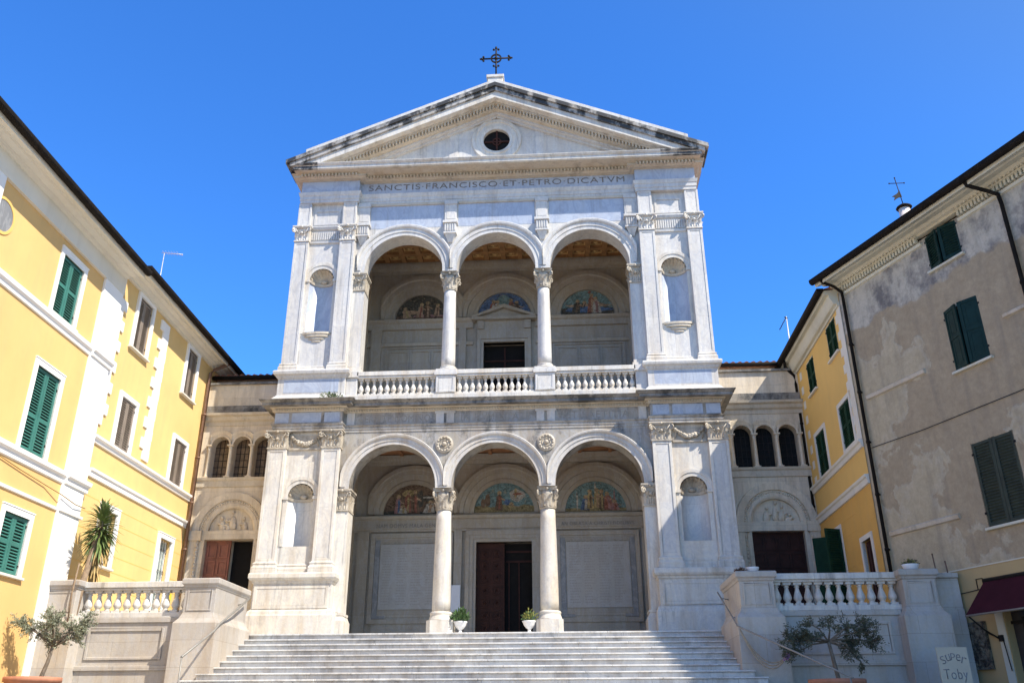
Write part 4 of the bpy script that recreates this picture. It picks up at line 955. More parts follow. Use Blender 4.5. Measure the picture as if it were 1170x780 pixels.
# ------------------------------------------------------------------ side wings
def wing(s):
    w = thing('church_wing', ('stone side wing between the church and pale yellow house, brown door half open' if s < 0 else 'stone side wing between the church and ochre house, dark door closed'), 'building', (0, 0, 0))
    Y0 = 1.5; xe = 9.74
    def E(b, name, mats, parent=None, bevel=0.0):
        if s < 0: b.mirror_x()
        return b.build(name, mats, parent or w, bevel)
    cx = 8.39
    b = MB(); arch_wall(b, 6.6, xe, F, 5.5, 6.92, [(cx, 0.86)], Y0, Y0 + 0.5, n=30)
    arch_wall(b, 6.6, xe, 7.19, 8.27, 8.94, [(7.66, 0.29), (8.36, 0.29), (9.06, 0.29)], Y0, Y0 + 0.4)
    b.box(6.6, xe, Y0 + 0.5, Y0 + 6, F, 6.92); b.box(6.6, xe, Y0, Y0 + 6, 6.92, 7.19); b.box(6.6, xe, Y0 + 0.42, Y0 + 6, 7.19, 8.94); b.box(6.6, xe, Y0, Y0 + 6, 8.94, 10.42)
    E(b, 'wall', 'marble_wing')
    b = MB(); path = [(6.7, Y0), (xe, Y0)]
    b.sweep(path, [(0, 6.88), (0.05, 6.9), (0.05, 7.08), (0.10, 7.12), (0.12, 7.18), (0, 7.195)]); E(b, 'window_sill', 'marble_cream')
    b = MB(); b.sweep(path, [(0, 8.92), (0.03, 8.93), (0.04, 9.05), (0.12, 9.10), (0.15, 9.2), (0.24, 9.24), (0.26, 9.31), (0, 9.36)])
    E(b, 'string_course', 'marble_cream')
    b = MB(); b.box(6.7, xe, Y0 - 0.03, Y0, 9.36, 9.62); E(b, 'parapet_band', 'marble_stained')
    b = MB(); b.box(6.7, xe, Y0 - 0.08, Y0, 10.36, 10.43); E(b, 'parapet_coping', 'marble_stained')
    # door surround
    b = MB()
    for sg in (-1, 1):
        b.box(cx + sg * 0.78, cx + sg * 0.95, Y0 - 0.02, Y0 + 0.3, F, 5.24); b.box(cx + sg * 1.0, cx + sg * 1.22, Y0 - 0.10, Y0 + 0.02, F, 5.2)
        b.lathe(cx + sg * 0.97, Y0 - 0.06, [(0.055, F), (0.055, 5.2)], 10); b.box(cx + sg * 0.86, cx + sg * 1.26, Y0 - 0.14, Y0 + 0.02, 5.2, 5.5)
        for k in range(26): b.ball((cx + sg * 0.97, Y0 - 0.10, F + 0.1 + k * 0.12), 0.045, 6, 0, (1, 1, 1.2))
    b.box(cx - 0.86, cx + 0.86, Y0 - 0.03, Y0 + 0.3, 5.24, 5.5)
    b.ring(cx, 5.5, [(0.72, Y0 + 0.2), (0.72, Y0 + 0.02), (0.78, Y0 - 0.02), (0.86, Y0 - 0.02), (0.88, Y0 + 0.01), (0.97, Y0 + 0.01), (0.99, Y0 - 0.06), (1.2, Y0 - 0.08), (1.22, Y0 + 0.02)], 0, PI, 36)
    for k in range(34):
        a = PI * (k + 0.5) / 34; b.ball((cx + 0.925 * math.cos(a), Y0 + 0.0, 5.5 + 0.925 * math.sin(a)), 0.038, 6)
    d = E(b, 'doorway', 'marble_wing')
    b = MB(); b.prism([(cx + 0.74 * math.cos(PI * i / 24), 5.5 + 0.74 * math.sin(PI * i / 24)) for i in range(25)], Y0 + 0.14, Y0 + 0.2)
    rnd = random.Random(3 + s)
    if s < 0: figs = [(0.0, 0.62, 0.13), (-0.42, 0.40, 0.10), (0.36, 0.44, 0.11), (0.18, 0.36, 0.08)]
    else: figs = [(-0.25, 0.46, 0.12), (0.02, 0.62, 0.10), (0.2, 0.5, 0.13), (0.4, 0.25, 0.12)]
    for (fx, fh, fw) in figs:
        x = cx + s * -fx * 0.9 if s < 0 else cx + fx
        b.ball((x, Y0 + 0.13, 5.5 + fh * 0.40), fw, 10, 0, (0.9, 0.6, fh * 0.4 / fw)); b.ball((x + 0.02, Y0 + 0.09, 5.5 + fh * 0.98), 0.055, 8); b.ball((x + fw * 0.6, Y0 + 0.10, 5.5 + fh * 0.55), 0.05, 8, 0, (2.0, 0.8, 0.7)); b.ball((x - fw * 0.5, Y0 + 0.10, 5.5 + fh * 0.25), 0.06, 8, 0, (1.2, 0.8, 1.8))
    b.box(cx - 0.7, cx + 0.7, Y0 + 0.06, Y0 + 0.14, 5.5, 5.55)
    E(b, 'relief', 'marble_wing', d)
    b = MB()
    if s < 0:
        b.box(cx - 0.0, cx + 0.78, Y0 + 0.2, Y0 + 0.26, F, 5.24, 0)
        for c in range(2):
            for r_ in range(6): frame_xz(b, cx + 0.06 + c * 0.36, cx + 0.36 + c * 0.36, F + 0.15 + r_ * 0.52, F + 0.60 + r_ * 0.52, 0.05, Y0 + 0.17, Y0 + 0.2, 0)
        b.box(cx - 0.78, cx + 0.0, Y0 + 0.46, Y0 + 0.49, F, 5.24, 1); b.box(cx - 0.78, cx - 0.70, Y0 + 0.2, Y0 + 0.44, F, 5.24, 2)
    else:
        b.box(cx - 0.78, cx + 0.78, Y0 + 0.2, Y0 + 0.26, F, 5.24, 0)
        for c in range(4):
            for r_ in range(6): frame_xz(b, cx - 0.74 + c * 0.37, cx - 0.40 + c * 0.37, F + 0.15 + r_ * 0.52, F + 0.60 + r_ * 0.52, 0.05, Y0 + 0.175, Y0 + 0.2, 0)
    E(b, 'door', ['wood_door', 'dark_void', 'wood_door'] if s < 0 else ['wood_door_dark'], d)
    # windows
    for i, x in enumerate((7.66, 8.36, 9.06)):
        b = MB(); b.ring(x, 8.27, [(0.285, Y0 + 0.1), (0.285, Y0 - 0.03), (0.34, Y0 - 0.045), (0.36, Y0 - 0.02), (0.44, Y0 - 0.05), (0.5, Y0 - 0.06), (0.52, Y0 + 0.01)], 0, PI, 24, x - 0.35, x + 0.35)
        wd = E(b, 'window', 'marble_wing')
        b = MB(); b.box(x - 0.29, x + 0.29, Y0 + 0.33, Y0 + 0.36, 7.19, 8.56, 0)
        for k in range(3): b.box(x - 0.29 + 0.145 * (k + 1) - 0.008, x - 0.29 + 0.145 * (k + 1) + 0.008, Y0 + 0.315, Y0 + 0.33, 7.19, 8.56, 1)
        for k in range(5): b.box(x - 0.29, x + 0.29, Y0 + 0.316, Y0 + 0.329, 7.4 + k * 0.22, 7.416 + k * 0.22, 1)
        E(b, 'glazing', ['stained_glass' if s < 0 else 'lead_glass', 'iron_black'], wd)
    for x in (7.31, 8.01, 8.71, 9.41):
        b = MB(); b.lathe(x, Y0 - 0.015, [(0.075, 7.19), (0.08, 7.26), (0.06, 7.30), (0.055, 8.1), (0.07, 8.12), (0.055, 8.14), (0.09, 8.25)], 12); b.box(x - 0.1, x + 0.1, Y0 - 0.11, Y0 + 0.02, 8.23, 8.275); b.box(x - 0.1, x + 0.1, Y0 - 0.1, Y0 + 0.02, 7.19, 7.23)
        E(b, 'colonnette', 'marble_wing')
    # roof with gutter
    b = MB(); xr = xe + 0.1
    b.add([(6.5, Y0 + 0.35, 10.78), (xr, Y0 + 0.35, 10.78), (xr, Y0 + 6.2, 12.4), (6.5, Y0 + 6.2, 12.4), (6.5, Y0 + 0.35, 10.68), (xr, Y0 + 0.35, 10.68), (xr, Y0 + 6.2, 12.3), (6.5, Y0 + 6.2, 12.3)], [(0, 1, 2, 3), (4, 7, 6, 5), (0, 4, 5, 1), (1, 5, 6, 2), (2, 6, 7, 3), (3, 7, 4, 0)])
    k = int((xr - 6.5) / 0.22)
    for i in range(k): b.tube([(6.6 + i * 0.22, Y0 + 0.30, 10.79), (6.6 + i * 0.22, Y0 + 6.1, 12.4)], 0.075, 8)
    E(b, 'roof', 'roof_tile')
    b = MB(); b.box(6.6, xe, Y0 + 0.6, Y0 + 6, 10.42, 10.8); E(b, 'roof_wall', 'marble_wing')
    b = MB(); b.tube([(6.55, Y0 + 0.24, 10.72), (xr, Y0 + 0.24, 10.72)], 0.075, 8); E(b, 'gutter', 'gutter_dark')
    return w
wing(-1); wing(1)

# ------------------------------------------------------------------ steps
st = thing('stone_staircase', 'wide flight of worn pale marble steps rising to the porch', 'steps', (0, -6.0, G))
inv = Vector((0, 6.0, -G))
NS = 13
for i in range(NS):
    z1 = F - 0.14 * i; y0 = -3.75 - 0.333 * i; y1 = -3.70 if i == 0 else -3.75 - 0.333 * (i - 1) + 0.02
    hw = 5.60 if i <= 6 else 5.60 + 0.18 * (i - 6)
    if i >= 7: y1 = -5.80 if i > 7 else -5.70
    b = MB()
    if i: b.box(-hw + 0.01, hw - 0.01, y0 + 0.05, max(y1, y0 + 0.40), max(G, z1 - 0.9), z1 - 0.04)
    x = -hw; rs = random.Random(100 + i); first = True
    while x < hw - 0.01:
        w = rs.uniform(1.1, 2.3); xe = hw if hw - (x + w) < 0.7 else x + w
        b.box(x + (0 if first else 0.002), xe - (0.002 if xe < hw else 0), y0 + rs.uniform(-0.010, 0.008), (max(y1, y0 + 0.40) if i else -3.701), z1 - 0.04, z1 - 0.0005 * i - (rs.uniform(0.0, 0.006) if i else 0)); x = xe; first = False
    b.xform(Matrix.Translation(inv)); b.build('step', 'marble_step', st, 0.012, 2)

# ------------------------------------------------------------------ stair balustrades
def stair_balustrade(s):
    if s < 0: t = thing('stair_balustrade', 'sunlit marble balustrade wall beside the steps, in front of the pale yellow house', 'balustrade', (-7.6, -5.75, G))
    else: t = thing('stair_balustrade', 'shaded marble balustrade wall beside the steps, ending at the old grey house', 'balustrade', (7.6, -5.75, G))
    off = Vector((-t.location.x, 5.75, -G))
    def E(b, name, mats='marble_wall', bevel=0.008, parent=None):
        if s < 0: b.mirror_x()
        b.xform(Matrix.Translation(off)); return b.build(name, mats, parent or t, bevel)
    if s < 0: e1a, e1b, e2a, e2b, far, nb = 5.66, 6.36, 8.83, 9.58, 9.80, 11
    else: e1a, e1b, e2a, e2b, far, nb = 5.68, 6.41, 9.08, 9.76, 10.34, 12
    yf = -5.58; yb = -5.26
    # retaining wall with a raised frame
    b = MB(); b.box(e1a, far, yf + 0.04, yb, G - 0.2, 2.16)
    b.box(e1b + 0.05, e2a - 0.05, yf, yf + 0.04, 2.05, 2.16); b.box(e1b + 0.05, e2a - 0.05, yf - 0.01, yf + 0.04, 1.06, 1.16); b.box(e1b, e2a, yf - 0.03, yf + 0.04, G - 0.2, 0.75)
    frame_xz(b, e1b + 0.45, e2a - 0.3, 1.28, 1.93, 0.06, yf + 0.012, yf + 0.04)
    E(b, 'retaining_wall')
    b = MB(); b.box(e1b, e2a, yf + 0.02, yb, 2.16, 2.27); E(b, 'plinth', 'marble_trim')
    b = MB(); b.box(e1b, e2a, yf + 0.03, yb, 2.75, 2.80); b.box(e1b, e2a, yf - 0.01, yb + 0.02, 2.80, 2.93); E(b, 'rail', 'marble_trim', 0.012)
    for i in range(nb):
        b = MB(); baluster(b, e1b + (e2a - e1b) * (i + 0.55) / (nb + 0.1), -5.42, 2.27, 2.75, 0.092, 0, 1, 12); E(b, 'baluster', 'marble_trim', 0)
    def post(xa, xb, ya, y2, name):
        b = MB(); b.box(xa, xb, ya, y2, 2.16, 2.76)
        # flared foot
        pr = [(0.0, 2.22), (0.02, 2.17), (0.05, 2.10), (0.10, 2.04), (0.13, 2.0), (0.13, G - 0.2), (0, G - 0.2)]
        b.sweep([(xa + 0.0, y2), (xa, ya), (xb, ya), (xb, y2)], pr)
        b.box(xa, xb, ya, y2, G - 0.2, 2.16)
        b.sweep([(xa, y2), (xa, ya), (xb, ya), (xb, y2)], [(0, 2.74), (0.02, 2.76), (0.03, 2.80), (0.07, 2.83), (0.07, 2.93), (0.05, 2.95), (0, 2.955)]); b.box(xa, xb, ya, y2, 2.76, 2.954)
        frame_xz(b, xa + 0.07, xb - 0.07, 2.26, 2.70, 0.035, ya - 0.014, ya)
        E(b, name, 'marble_wall', 0.006)
    post(e1a, e1b, -5.80, -3.80, 'end_pier'); post(e2a, e2b, -5.80, -5.22, 'wall_pier')
    b = MB(); b.box(e2b, far, yf + 0.05, yb, 2.16, 2.80); b.box(e2b, far, yf, yb, 2.80, 2.90); b.box(e2b, far, yf + 0.02, yb, G - 0.2, 2.16)
    E(b, 'wall_end')
    return t
stair_balustrade(-1); stair_balustrade(1)
for s in (-1, 1):
    hr = thing('handrail', ('steel handrail sloping down along the sunlit pier of the steps' if s < 0 else 'steel handrail hung with slack cords on the shaded pier of the steps'), 'handrail', (s * 5.56, -5.0, F), 0, 'handrails beside the steps')
    o = Vector((-s * 5.56, 5.0, -F))
    b = MB(); b.tube([Vector(p) + o for p in ((s * 5.50, -4.1, 2.74), (s * 5.50, -5.85, 1.95), (s * 5.52, -6.0, 1.82)) + (((6.24, -7.2, 1.27), (6.96, -8.5, 0.70)) if s > 0 else ((-5.53, -6.5, 1.6), (-5.55, -7.4, 1.2)))], 0.018 if s > 0 else 0.024, 8); b.build('rail', 'galvanised', hr)
    for p in ((5.50, -4.4, 2.60), (5.50, -5.6, 2.06)):
        b = MB(); b.tube([Vector((s * p[0], p[1], p[2] - 0.02)) + o, Vector((s * 5.68, p[1], p[2] - 0.06)) + o], 0.014, 6); b.build('bracket', 'galvanised', hr)
    for p in (((6.93, -8.45, 0.72),) if s > 0 else ((5.55, -7.38, 1.2),)):
        b = MB(); b.tube([Vector((s * p[0], p[1], p[2])) + o, Vector((s * p[0], p[1], G)) + o], 0.018, 8); b.build('post', 'galvanised', hr)
# cords hanging from the right rail
b = MB()
for k, sag in enumerate((0.42, 0.5, 0.58)):
    P0 = Vector((5.56, -6.02, 1.76)); P1 = Vector((6.36, -6.35 - 0.02 * k, 1.2))
    b.tube([P0.lerp(P1, i / 12) - Vector((0, 0, sag * 4 * (i / 12) * (1 - i / 12) * 0.8)) for i in range(13)], 0.012, 5)
tag(b.build('rope', 'rope'), 'slack cords hanging from the handrail on the shaded stair pier', 'rope')
b = MB(); rnd = random.Random(2)
for i in range(26): b.ball((6.36 + rnd.uniform(-.06, .06), -6.36 + rnd.uniform(-.05, .05), 1.2 + rnd.uniform(-.1, .08)), rnd.uniform(.015, .03), 5)
tag(b.build('flower_bunch', 'flower_violet'), 'small bunch of faded violet flowers tied under the shaded handrail', 'flowers')

# ------------------------------------------------------------------ houses
def wall_with_holes(b, u0, u1, z0, z1, holes, y0=0.0, depth=0.22, m=0, mr=None):
    us = sorted({u0, u1, *[h[0] for h in holes], *[h[1] for h in holes]}); zs = sorted({z0, z1, *[h[2] for h in holes], *[h[3] for h in holes]})
    us = [u for u in us if u0 <= u <= u1]; zs = [q for q in zs if z0 <= q <= z1]
    for ua, ub in zip(us, us[1:]):
        for za, zb in zip(zs, zs[1:]):
            um, zm = (ua + ub) / 2, (za + zb) / 2
            if any(h[0] < um < h[1] and h[2] < zm < h[3] for h in holes): continue
            b.add([(ua, y0, za), (ub, y0, za), (ub, y0, zb), (ua, y0, zb)], [(0, 1, 2, 3)], m)
    mr = m if mr is None else mr
    for (a, c, d, e) in holes:
        y1 = y0 + depth
        for p in ([(a, y0, d), (a, y1, d), (a, y1, e), (a, y0, e)], [(c, y0, d), (c, y1, d), (c, y1, e), (c, y0, e)], [(a, y0, d), (c, y0, d), (c, y1, d), (a, y1, d)], [(a, y0, e), (c, y0, e), (c, y1, e), (a, y1, e)]): b.add(p, [(0, 1, 2, 3)], mr)
def shutter_leaf(w, h, mats, mids=(0.5,), solid=False, flip=False):
    b = MB(); st_, t = 0.075, 0.04
    b.box(0, st_, -t, 0, 0, h); b.box(w - st_, w, -t, 0, 0, h)
    levels = [0.0] + [m_ * h for m_ in mids] + [h]
    for k, zc in enumerate(levels):
        z0 = zc if k == 0 else (zc - st_ if k == len(levels) - 1 else zc - st_ / 2); b.box(st_, w - st_, -t + 0.003, -0.003, z0, z0 + st_)
    for k in range(len(levels) - 1):
        za = levels[k] + (st_ if k == 0 else st_ / 2); zb = levels[k + 1] - (st_ if k == len(levels) - 2 else st_ / 2)
        if solid:
            b.box(st_, w - st_, -t * 0.6, -t * 0.3, za, zb); frame_xz(b, st_ + 0.05, w - st_ - 0.05, za + 0.05, zb - 0.05, 0.03, -t * 0.75, -t * 0.6)
        else:
            n = max(2, int((zb - za) / 0.062)); p = (zb - za) / n
            for i in range(n):
                z0 = za + p * i; pts = [(-t + 0.002, z0 + 0.002), (-t + 0.012, z0 - 0.006), (-0.006, z0 + p * 0.40), (-0.016, z0 + p * 0.46)]
                v = [(st_, y, z_) for y, z_ in pts] + [(w - st_, y, z_) for y, z_ in pts]
                b.add(v, [(0, 1, 2, 3), (7, 6, 5, 4), (0, 4, 5, 1), (1, 5, 6, 2), (2, 6, 7, 3), (3, 7, 4, 0)])
            b.box(st_, w - st_, -0.004, 0.0, za, zb, 1)
    for zz in (0.15 * h, 0.85 * h): b.box(-0.02, 0.03, -t - 0.012, -t, zz, zz + 0.05, 2)
    if flip: b.mirror_x()
    return b
def window(house, u0, u1, z0, z1, shut='shutter_green', frame=None, fm='plaster_white', sill=True, mids=(0.5,), solid=False, openl=0.0, openr=0.0, ssill='plaster_white', yo=-0.02, pane='dark_void', head=True, inset=0.07):
    w = u1 - u0; b = MB()
    f = frame if frame is not None else 0.13
    if f > 0:
        b.box(u0 - f, u0, -0.03, 0.06, z0 - (0 if sill else f), z1); b.box(u1, u1 + f, -0.03, 0.06, z0 - (0 if sill else f), z1); b.box(u0 - f, u1 + f, -0.03, 0.06, z1, z1 + f)
        if head: b.box(u0 - f - 0.01, u1 + f + 0.01, -0.045, 0.05, z1 + f, z1 + f + 0.025)
        if not sill: b.box(u0, u1, -0.03, 0.06, z0 - f, z0)
    else: frame_xz(b, u0, u1, z0, z1, 0.02, 0.0, 0.06)
    root = b.build('window', fm, house)
    b = MB(); b.box(u0 - 0.0, u1 + 0.0, 0.18, 0.20, z0, z1); b.build('pane', pane, root)
    if sill:
        b = MB(); b.box(u0 - f - 0.05, u1 + f + 0.05, -0.075, 0.08, z0 - 0.055, z0); b.build('sill', ssill, root, 0.008)
    if shut:
        for side in (0, 1):
            lf = shutter_leaf(w / 2 - 0.004, z1 - z0 - 0.01, None, mids, solid, flip=(side == 1)).build('shutter', [shut, 'shutter_gap_shade' if shut == 'shutter_green' else shut, 'iron_black'], root)
            lf.location = ((u0 if side == 0 else u1), inset, z0 + 0.005); lf.rotation_euler = (0, 0, -openl if side == 0 else openr)
    return root
def pipe_run(house, pts, r=0.05, mats='copper_brown', name='downpipe', clips=True):
    b = MB(); b.tube(pts, r, 10)
    if clips:
        p = Vector(pts[-2]); q = Vector(pts[-1])
        for k in range(1, 6):
            c = p.lerp(q, k / 6); b.lathe(c.x, c.y, [(r + 0.012, c.z - 0.03), (r + 0.012, c.z + 0.03)], 10); b.box(c.x - 0.012, c.x + 0.012, c.y, c.y + 0.12, c.z - 0.02, c.z + 0.02)
    return b.build(name, mats, house)
def eaves(house, u0, u1, d, zf, zg, gm='gutter_dark', sm='plaster_cream', rise=0.32, depth=9.0, roofy=None):
    """cornice soffit, gutter and roof slope; zf = where the cornice springs from the wall, zg = gutter centre"""
    b = MB(); b.sweep([(u0, 0.0), (u1, 0.0)], [(-0.1, zf), (0.05, zf), (0.06, zf + 0.05), (0.14, zf + 0.07), (0.18, zf + 0.13), (d * 0.55, zf + (zg - zf) * 0.55), (d * 0.6, zf + (zg - zf) * 0.72), (d - 0.06, zg - 0.14), (d - 0.04, zg - 0.02), (-0.1, zg + 0.02)])
    b.build('cornice', sm, house)
    b = MB(); n = 8; v = []
    for i in range(n + 1):
        a = PI + PI * i / n; v.append((0.09 * math.cos(a), 0.09 * math.sin(a)))
    prof = [(d + x + 0.03, zg + z_) for x, z_ in v] + [(d + 0.09 + 0.03, zg + 0.05), (d - 0.06, zg + 0.05)]
    b.sweep([(u0 - 0.02, 0), (u1 + 0.02, 0)], prof); b.build('gutter', gm, house)
    b = MB(); y0 = -d + 0.02; y1 = depth * 0.5
    b.add([(u0, y0, zg + 0.03), (u1, y0, zg + 0.03), (u1, y1, zg + 0.03 + rise * (y1 - y0)), (u0, y1, zg + 0.03 + rise * (y1 - y0)), (u1, depth, zg), (u0, depth, zg)], [(0, 1, 2, 3), (3, 2, 4, 5), (0, 3, 5), (1, 4, 2)])
    k = int((u1 - u0) / 0.24)
    for i in range(k): b.tube([(u0 + 0.12 + i * 0.24, y0 + 0.25, zg + 0.02 + rise * 0.25), (u0 + 0.12 + i * 0.24, y1, zg + 0.02 + rise * (y1 - y0))], 0.07, 6)
    b.build('roof', 'roof_tile', house)
AL = -1.65
thL = R(90 - AL)
# ---- left, near: orange-yellow house
H1 = thing('yellow_house', 'sunlit orange yellow house with green shutters and a broad white corner strip', 'house', (-9.726, 1.4, 0), thL)
U0, U1 = -24.0, -6.55
wins1 = [(-9.40, -8.46, 8.57, 10.05, True), (-9.42, -8.44, 5.36, 7.25, False), (-9.39, -8.46, 2.83, 4.03, True)]
more1 = [(a - 5.4 - 1.6, b_ - 5.4 - 1.6, c, d, e) for a, b_, c, d, e in wins1]
b = MB(); wall_with_holes(b, U0, U1, -2, 10.9, [w[:4] for w in wins1 + more1]); b.box(U0, U1, 0.22, 9, -2, 10.9)
b.box(U1 - 0.001, U1, 0, 0.22, -2, 10.9); b.build('wall', 'plaster_yellow', H1)
for a, c in ((-7.53, -6.57), (-13.1, -12.0)): b = MB(); b.box(a, c, -0.07, 0.0, -2, 10.4); b.build('corner_strip', 'plaster_white', H1, 0.006)
for (x0, x1, e) in ((U0, -7.53, 0.0), (-7.53, -6.50, 0.07)):
    b = MB(); b.sweep([(x0, -e), (x1, -e)], [(0, 8.26), (0.04, 8.27), (0.05, 8.36), (0.10, 8.40), (0.12, 8.49), (0, 8.51)]); b.build('string_course', 'plaster_white', H1); b = MB(); b.sweep([(x0, -e), (x1, -e)], [(0, 5.06), (0.04, 5.08), (0.05, 5.19), (0.11, 5.23), (0.13, 5.32), (0, 5.35)]); b.build('string_course', 'plaster_white', H1)
    b = MB(); b.sweep([(x0, -e), (x1, -e)], [(0, 4.44), (0.04, 4.45), (0.05, 4.51), (0, 4.52)]); b.build('string_course', 'plaster_white', H1)
b = MB(); b.box(U0, U1, -0.08, 0.0, 10.38, 10.86); b.build('frieze', 'plaster_cream', H1)
eaves(H1, U0, U1 - 0.05, 0.62, 10.78, 11.02)
for w in wins1 + more1: window(H1, *w[:4], 'shutter_green', 0.13, sill=w[4], mids=(0.52,) if w[4] else (0.42,), ssill='plaster_cream')
b = MB(); b.ring(-11.75, 9.62, [(0.40, 0.12), (0.40, -0.02), (0.34, -0.02), (0.34, 0.12)], 0, 2 * PI, 30, closed=True); b.prism([(-11.75 + 0.36 * math.cos(2 * PI * i / 24), 9.62 + 0.36 * math.sin(2 * PI * i / 24)) for i in range(24)], -0.008, 0.0, 1); b.build('round_window', ['plaster_ochre', 'marble_grey'], H1)
b = MB(); b.tube([(-14, -0.03, 5.02), (-10.2, -0.03, 5.02), (-9.2, -0.03, 4.93), (-8.2, -0.04, 4.86), (-7.6, -0.12, 4.78), (-7.0, -0.14, 4.70), (-6.5, -0.12, 4.72)], 0.011, 6); b.build('cable', 'cable_brown', H1)
# ---- left, far: pale yellow house
H2 = thing('yellow_house', 'sunlit pale yellow house with brown shutters and white toothed quoins', 'house', (-9.726, 1.4, 0), thL)
wins2 = [(-5.50, -4.66, 9.36, 10.90), (-1.90, -1.10, 9.36, 10.90), (-5.52, -4.66, 6.58, 7.95), (-1.93, -1.00, 6.57, 7.92)]
gw = [(-5.42, -4.62, 3.62, 4.97), (-1.84, -0.98, F, 4.95)]
b = MB(); wall_with_holes(b, -6.55, 3.5, G, 11.3, wins2 + gw, 0.03, 0.22); b.box(-6.55, 3.5, 0.25, 9, G, 11.3); b.box(3.499, 3.5, 0.03, 0.25, G, 11.3)
b.build('wall', 'plaster_pale_yellow', H2)
for k in range(7):                                    # toothed quoins
    b = MB(); z0 = 6.72 + 0.596 * k; b.box(-4.02, -3.46, -0.012, 0.03, z0 + 0.28, z0 + 0.578); b.box(-3.82, -3.44, -0.012, 0.03, z0, z0 + 0.281); b.build('quoin', 'plaster_white', H2)
for k in range(6): b = MB(); z0 = 6.90 + 0.58 * k; b.box(-6.55, -6.12, -0.012, 0.03, z0 + 0.28, z0 + 0.56); b.box(-6.55, -6.30, -0.011, 0.03, z0 - 0.02, z0 + 0.281); b.build('quoin', 'plaster_white', H2)
b = MB(); b.sweep([(-6.55, 0.03), (-0.02, 0.03)], [(0, 6.38), (0.05, 6.39), (0.06, 6.47), (0.12, 6.50), (0.13, 6.56), (0, 6.57)]); b.build('string_course', 'plaster_white', H2); b = MB(); b.sweep([(-6.40, 0.03), (-0.02, 0.03)], [(0, 5.55), (0.05, 5.56), (0.05, 5.68), (0.09, 5.70), (0.10, 5.76), (0, 5.77)])
b.build('string_course', 'plaster_white', H2)
for z_ in (5.11, 4.73, 4.34, 3.95, 3.56, 3.17): 
    x = -6.5
    for a, c in ((-6.5, -5.6), (-4.5, -2.05), (-0.8, -0.02)): b = MB(); b.box(a, c, 0.026, 0.03, z_, z_ + 0.02); b.build('rustication_joint', 'plaster_ochre', H2)
for w in wins2: window(H2, *w, 'shutter_brown', 0.12, sill=w[2] > 8, mids=(), ssill='plaster_cream', inset=0.09 if w[2] > 8 else 0.06, head=False)
for i, w in enumerate(gw):
    r_ = window(H2, *w, None, 0.13, sill=(i == 0), pane='lace_glass', ssill='plaster_cream')
    b = MB(); frame_xz(b, w[0], w[1], w[2], w[3], 0.05, 0.15, 0.18); b.box((w[0] + w[1]) / 2 - 0.02, (w[0] + w[1]) / 2 + 0.02, 0.155, 0.178, w[2], w[3]); b.build('casement', 'plaster_white', r_)
    b = MB()
    for k in range(5): x = w[0] + (w[1] - w[0]) * (k + 0.5) / 5; b.tube([(x, 0.11, w[2]), (x, 0.11, w[3])], 0.008, 5)
    for k in range(5):
        z_ = w[2] + (w[3] - w[2]) * (k + 0.5) / 5
        for q in range(5): x = w[0] + (w[1] - w[0]) * (q + 0.5) / 5; b.ring(x, z_, [(0.06, 0.112), (0.06, 0.105), (0.05, 0.105), (0.05, 0.112)], 0, 2 * PI, 10, closed=True)
    b.build('grille', 'iron_black', r_)
eaves(H2, -6.45, 3.5, 0.52, 11.0, 11.27)
pipe_run(H2, [(0.45, -0.5, 11.30), (0.30, -0.45, 11.2), (-0.05, -0.14, 10.86), (-0.16, -0.08, 10.7), (-0.16, -0.08, 2.0)], 0.055)
b = MB(); b.box(-0.62, -0.46, -0.01, 0.03, 3.36, 3.55); b.build('letter_box', 'brass_yellow', H2)
# ---- right, far: ochre house
AY = 0.68; thY = R(-(90 + AY))
H3 = thing('ochre_house', 'shaded ochre house with dark green shutters between the church wing and grey house', 'house', (9.619, 1.4, 0), thY)
wins3 = [(3.44, 4.32, 9.22, 10.22), (1.04, 1.86, 9.07, 10.10), (3.50, 4.44, 6.64, 7.81), (0.92, 1.90, 6.54, 7.80)]
low3 = [(3.62, 4.36, F, 4.18), (0.95, 1.95, F, 4.85)]
b = MB(); wall_with_holes(b, -3.5, 4.95, 5.60, 10.6, wins3); b.box(-3.5, 4.95, 0.22, 7.0, 5.60, 10.6); b.build('wall', 'plaster_ochre', H3)
b = MB(); wall_with_holes(b, -3.5, 4.95, G, 5.60, low3); b.box(-3.5, 4.95, 0.22, 7.0, G, 5.60); b.build('lower_wall', 'plaster_deep_ochre', H3)
b = MB(); b.sweep([(-1.0, 0), (4.95, 0)], [(0, 5.38), (0.05, 5.39), (0.06, 5.52), (0.10, 5.55), (0.11, 5.61), (0, 5.62)]); b.build('string_course', 'plaster_cream', H3); b = MB(); b.sweep([(-1.0, 0), (4.95, 0)], [(0, 6.31), (0.05, 6.32), (0.07, 6.42), (0.11, 6.45), (0.12, 6.50), (0, 6.51)]); b.build('string_course', 'plaster_cream', H3)
for k in range(8):
    b = MB(); z0 = 6.52 + 0.48 * k; b.box(4.45, 4.94, -0.012, 0.0, z0, z0 + 0.24); b.box(4.62, 4.95, -0.011, 0.0, z0 + 0.239, z0 + 0.48); b.build('quoin', 'plaster_cream', H3)
    b = MB(); b.box(0.20, 0.42, -0.012, 0.0, z0, z0 + 0.24); b.build('quoin', 'plaster_cream', H3)
for z_ in (4.96, 4.55, 4.14, 3.73, 3.32, 2.9):
    for a, c in ((-0.4, 0.8), (2.1, 3.45), (4.5, 4.94)): b = MB(); b.box(a, c, -0.004, 0.0, z_, z_ + 0.02); b.build('rustication_joint', 'plaster_deep_ochre', H3)
for w in wins3: window(H3, *w, 'shutter_dark_green', 0.0 if w[2] > 8 else 0.12, sill=w[2] > 8, mids=(0.5,), solid=False, ssill='plaster_cream', fm='plaster_cream', head=False, inset=0.04)
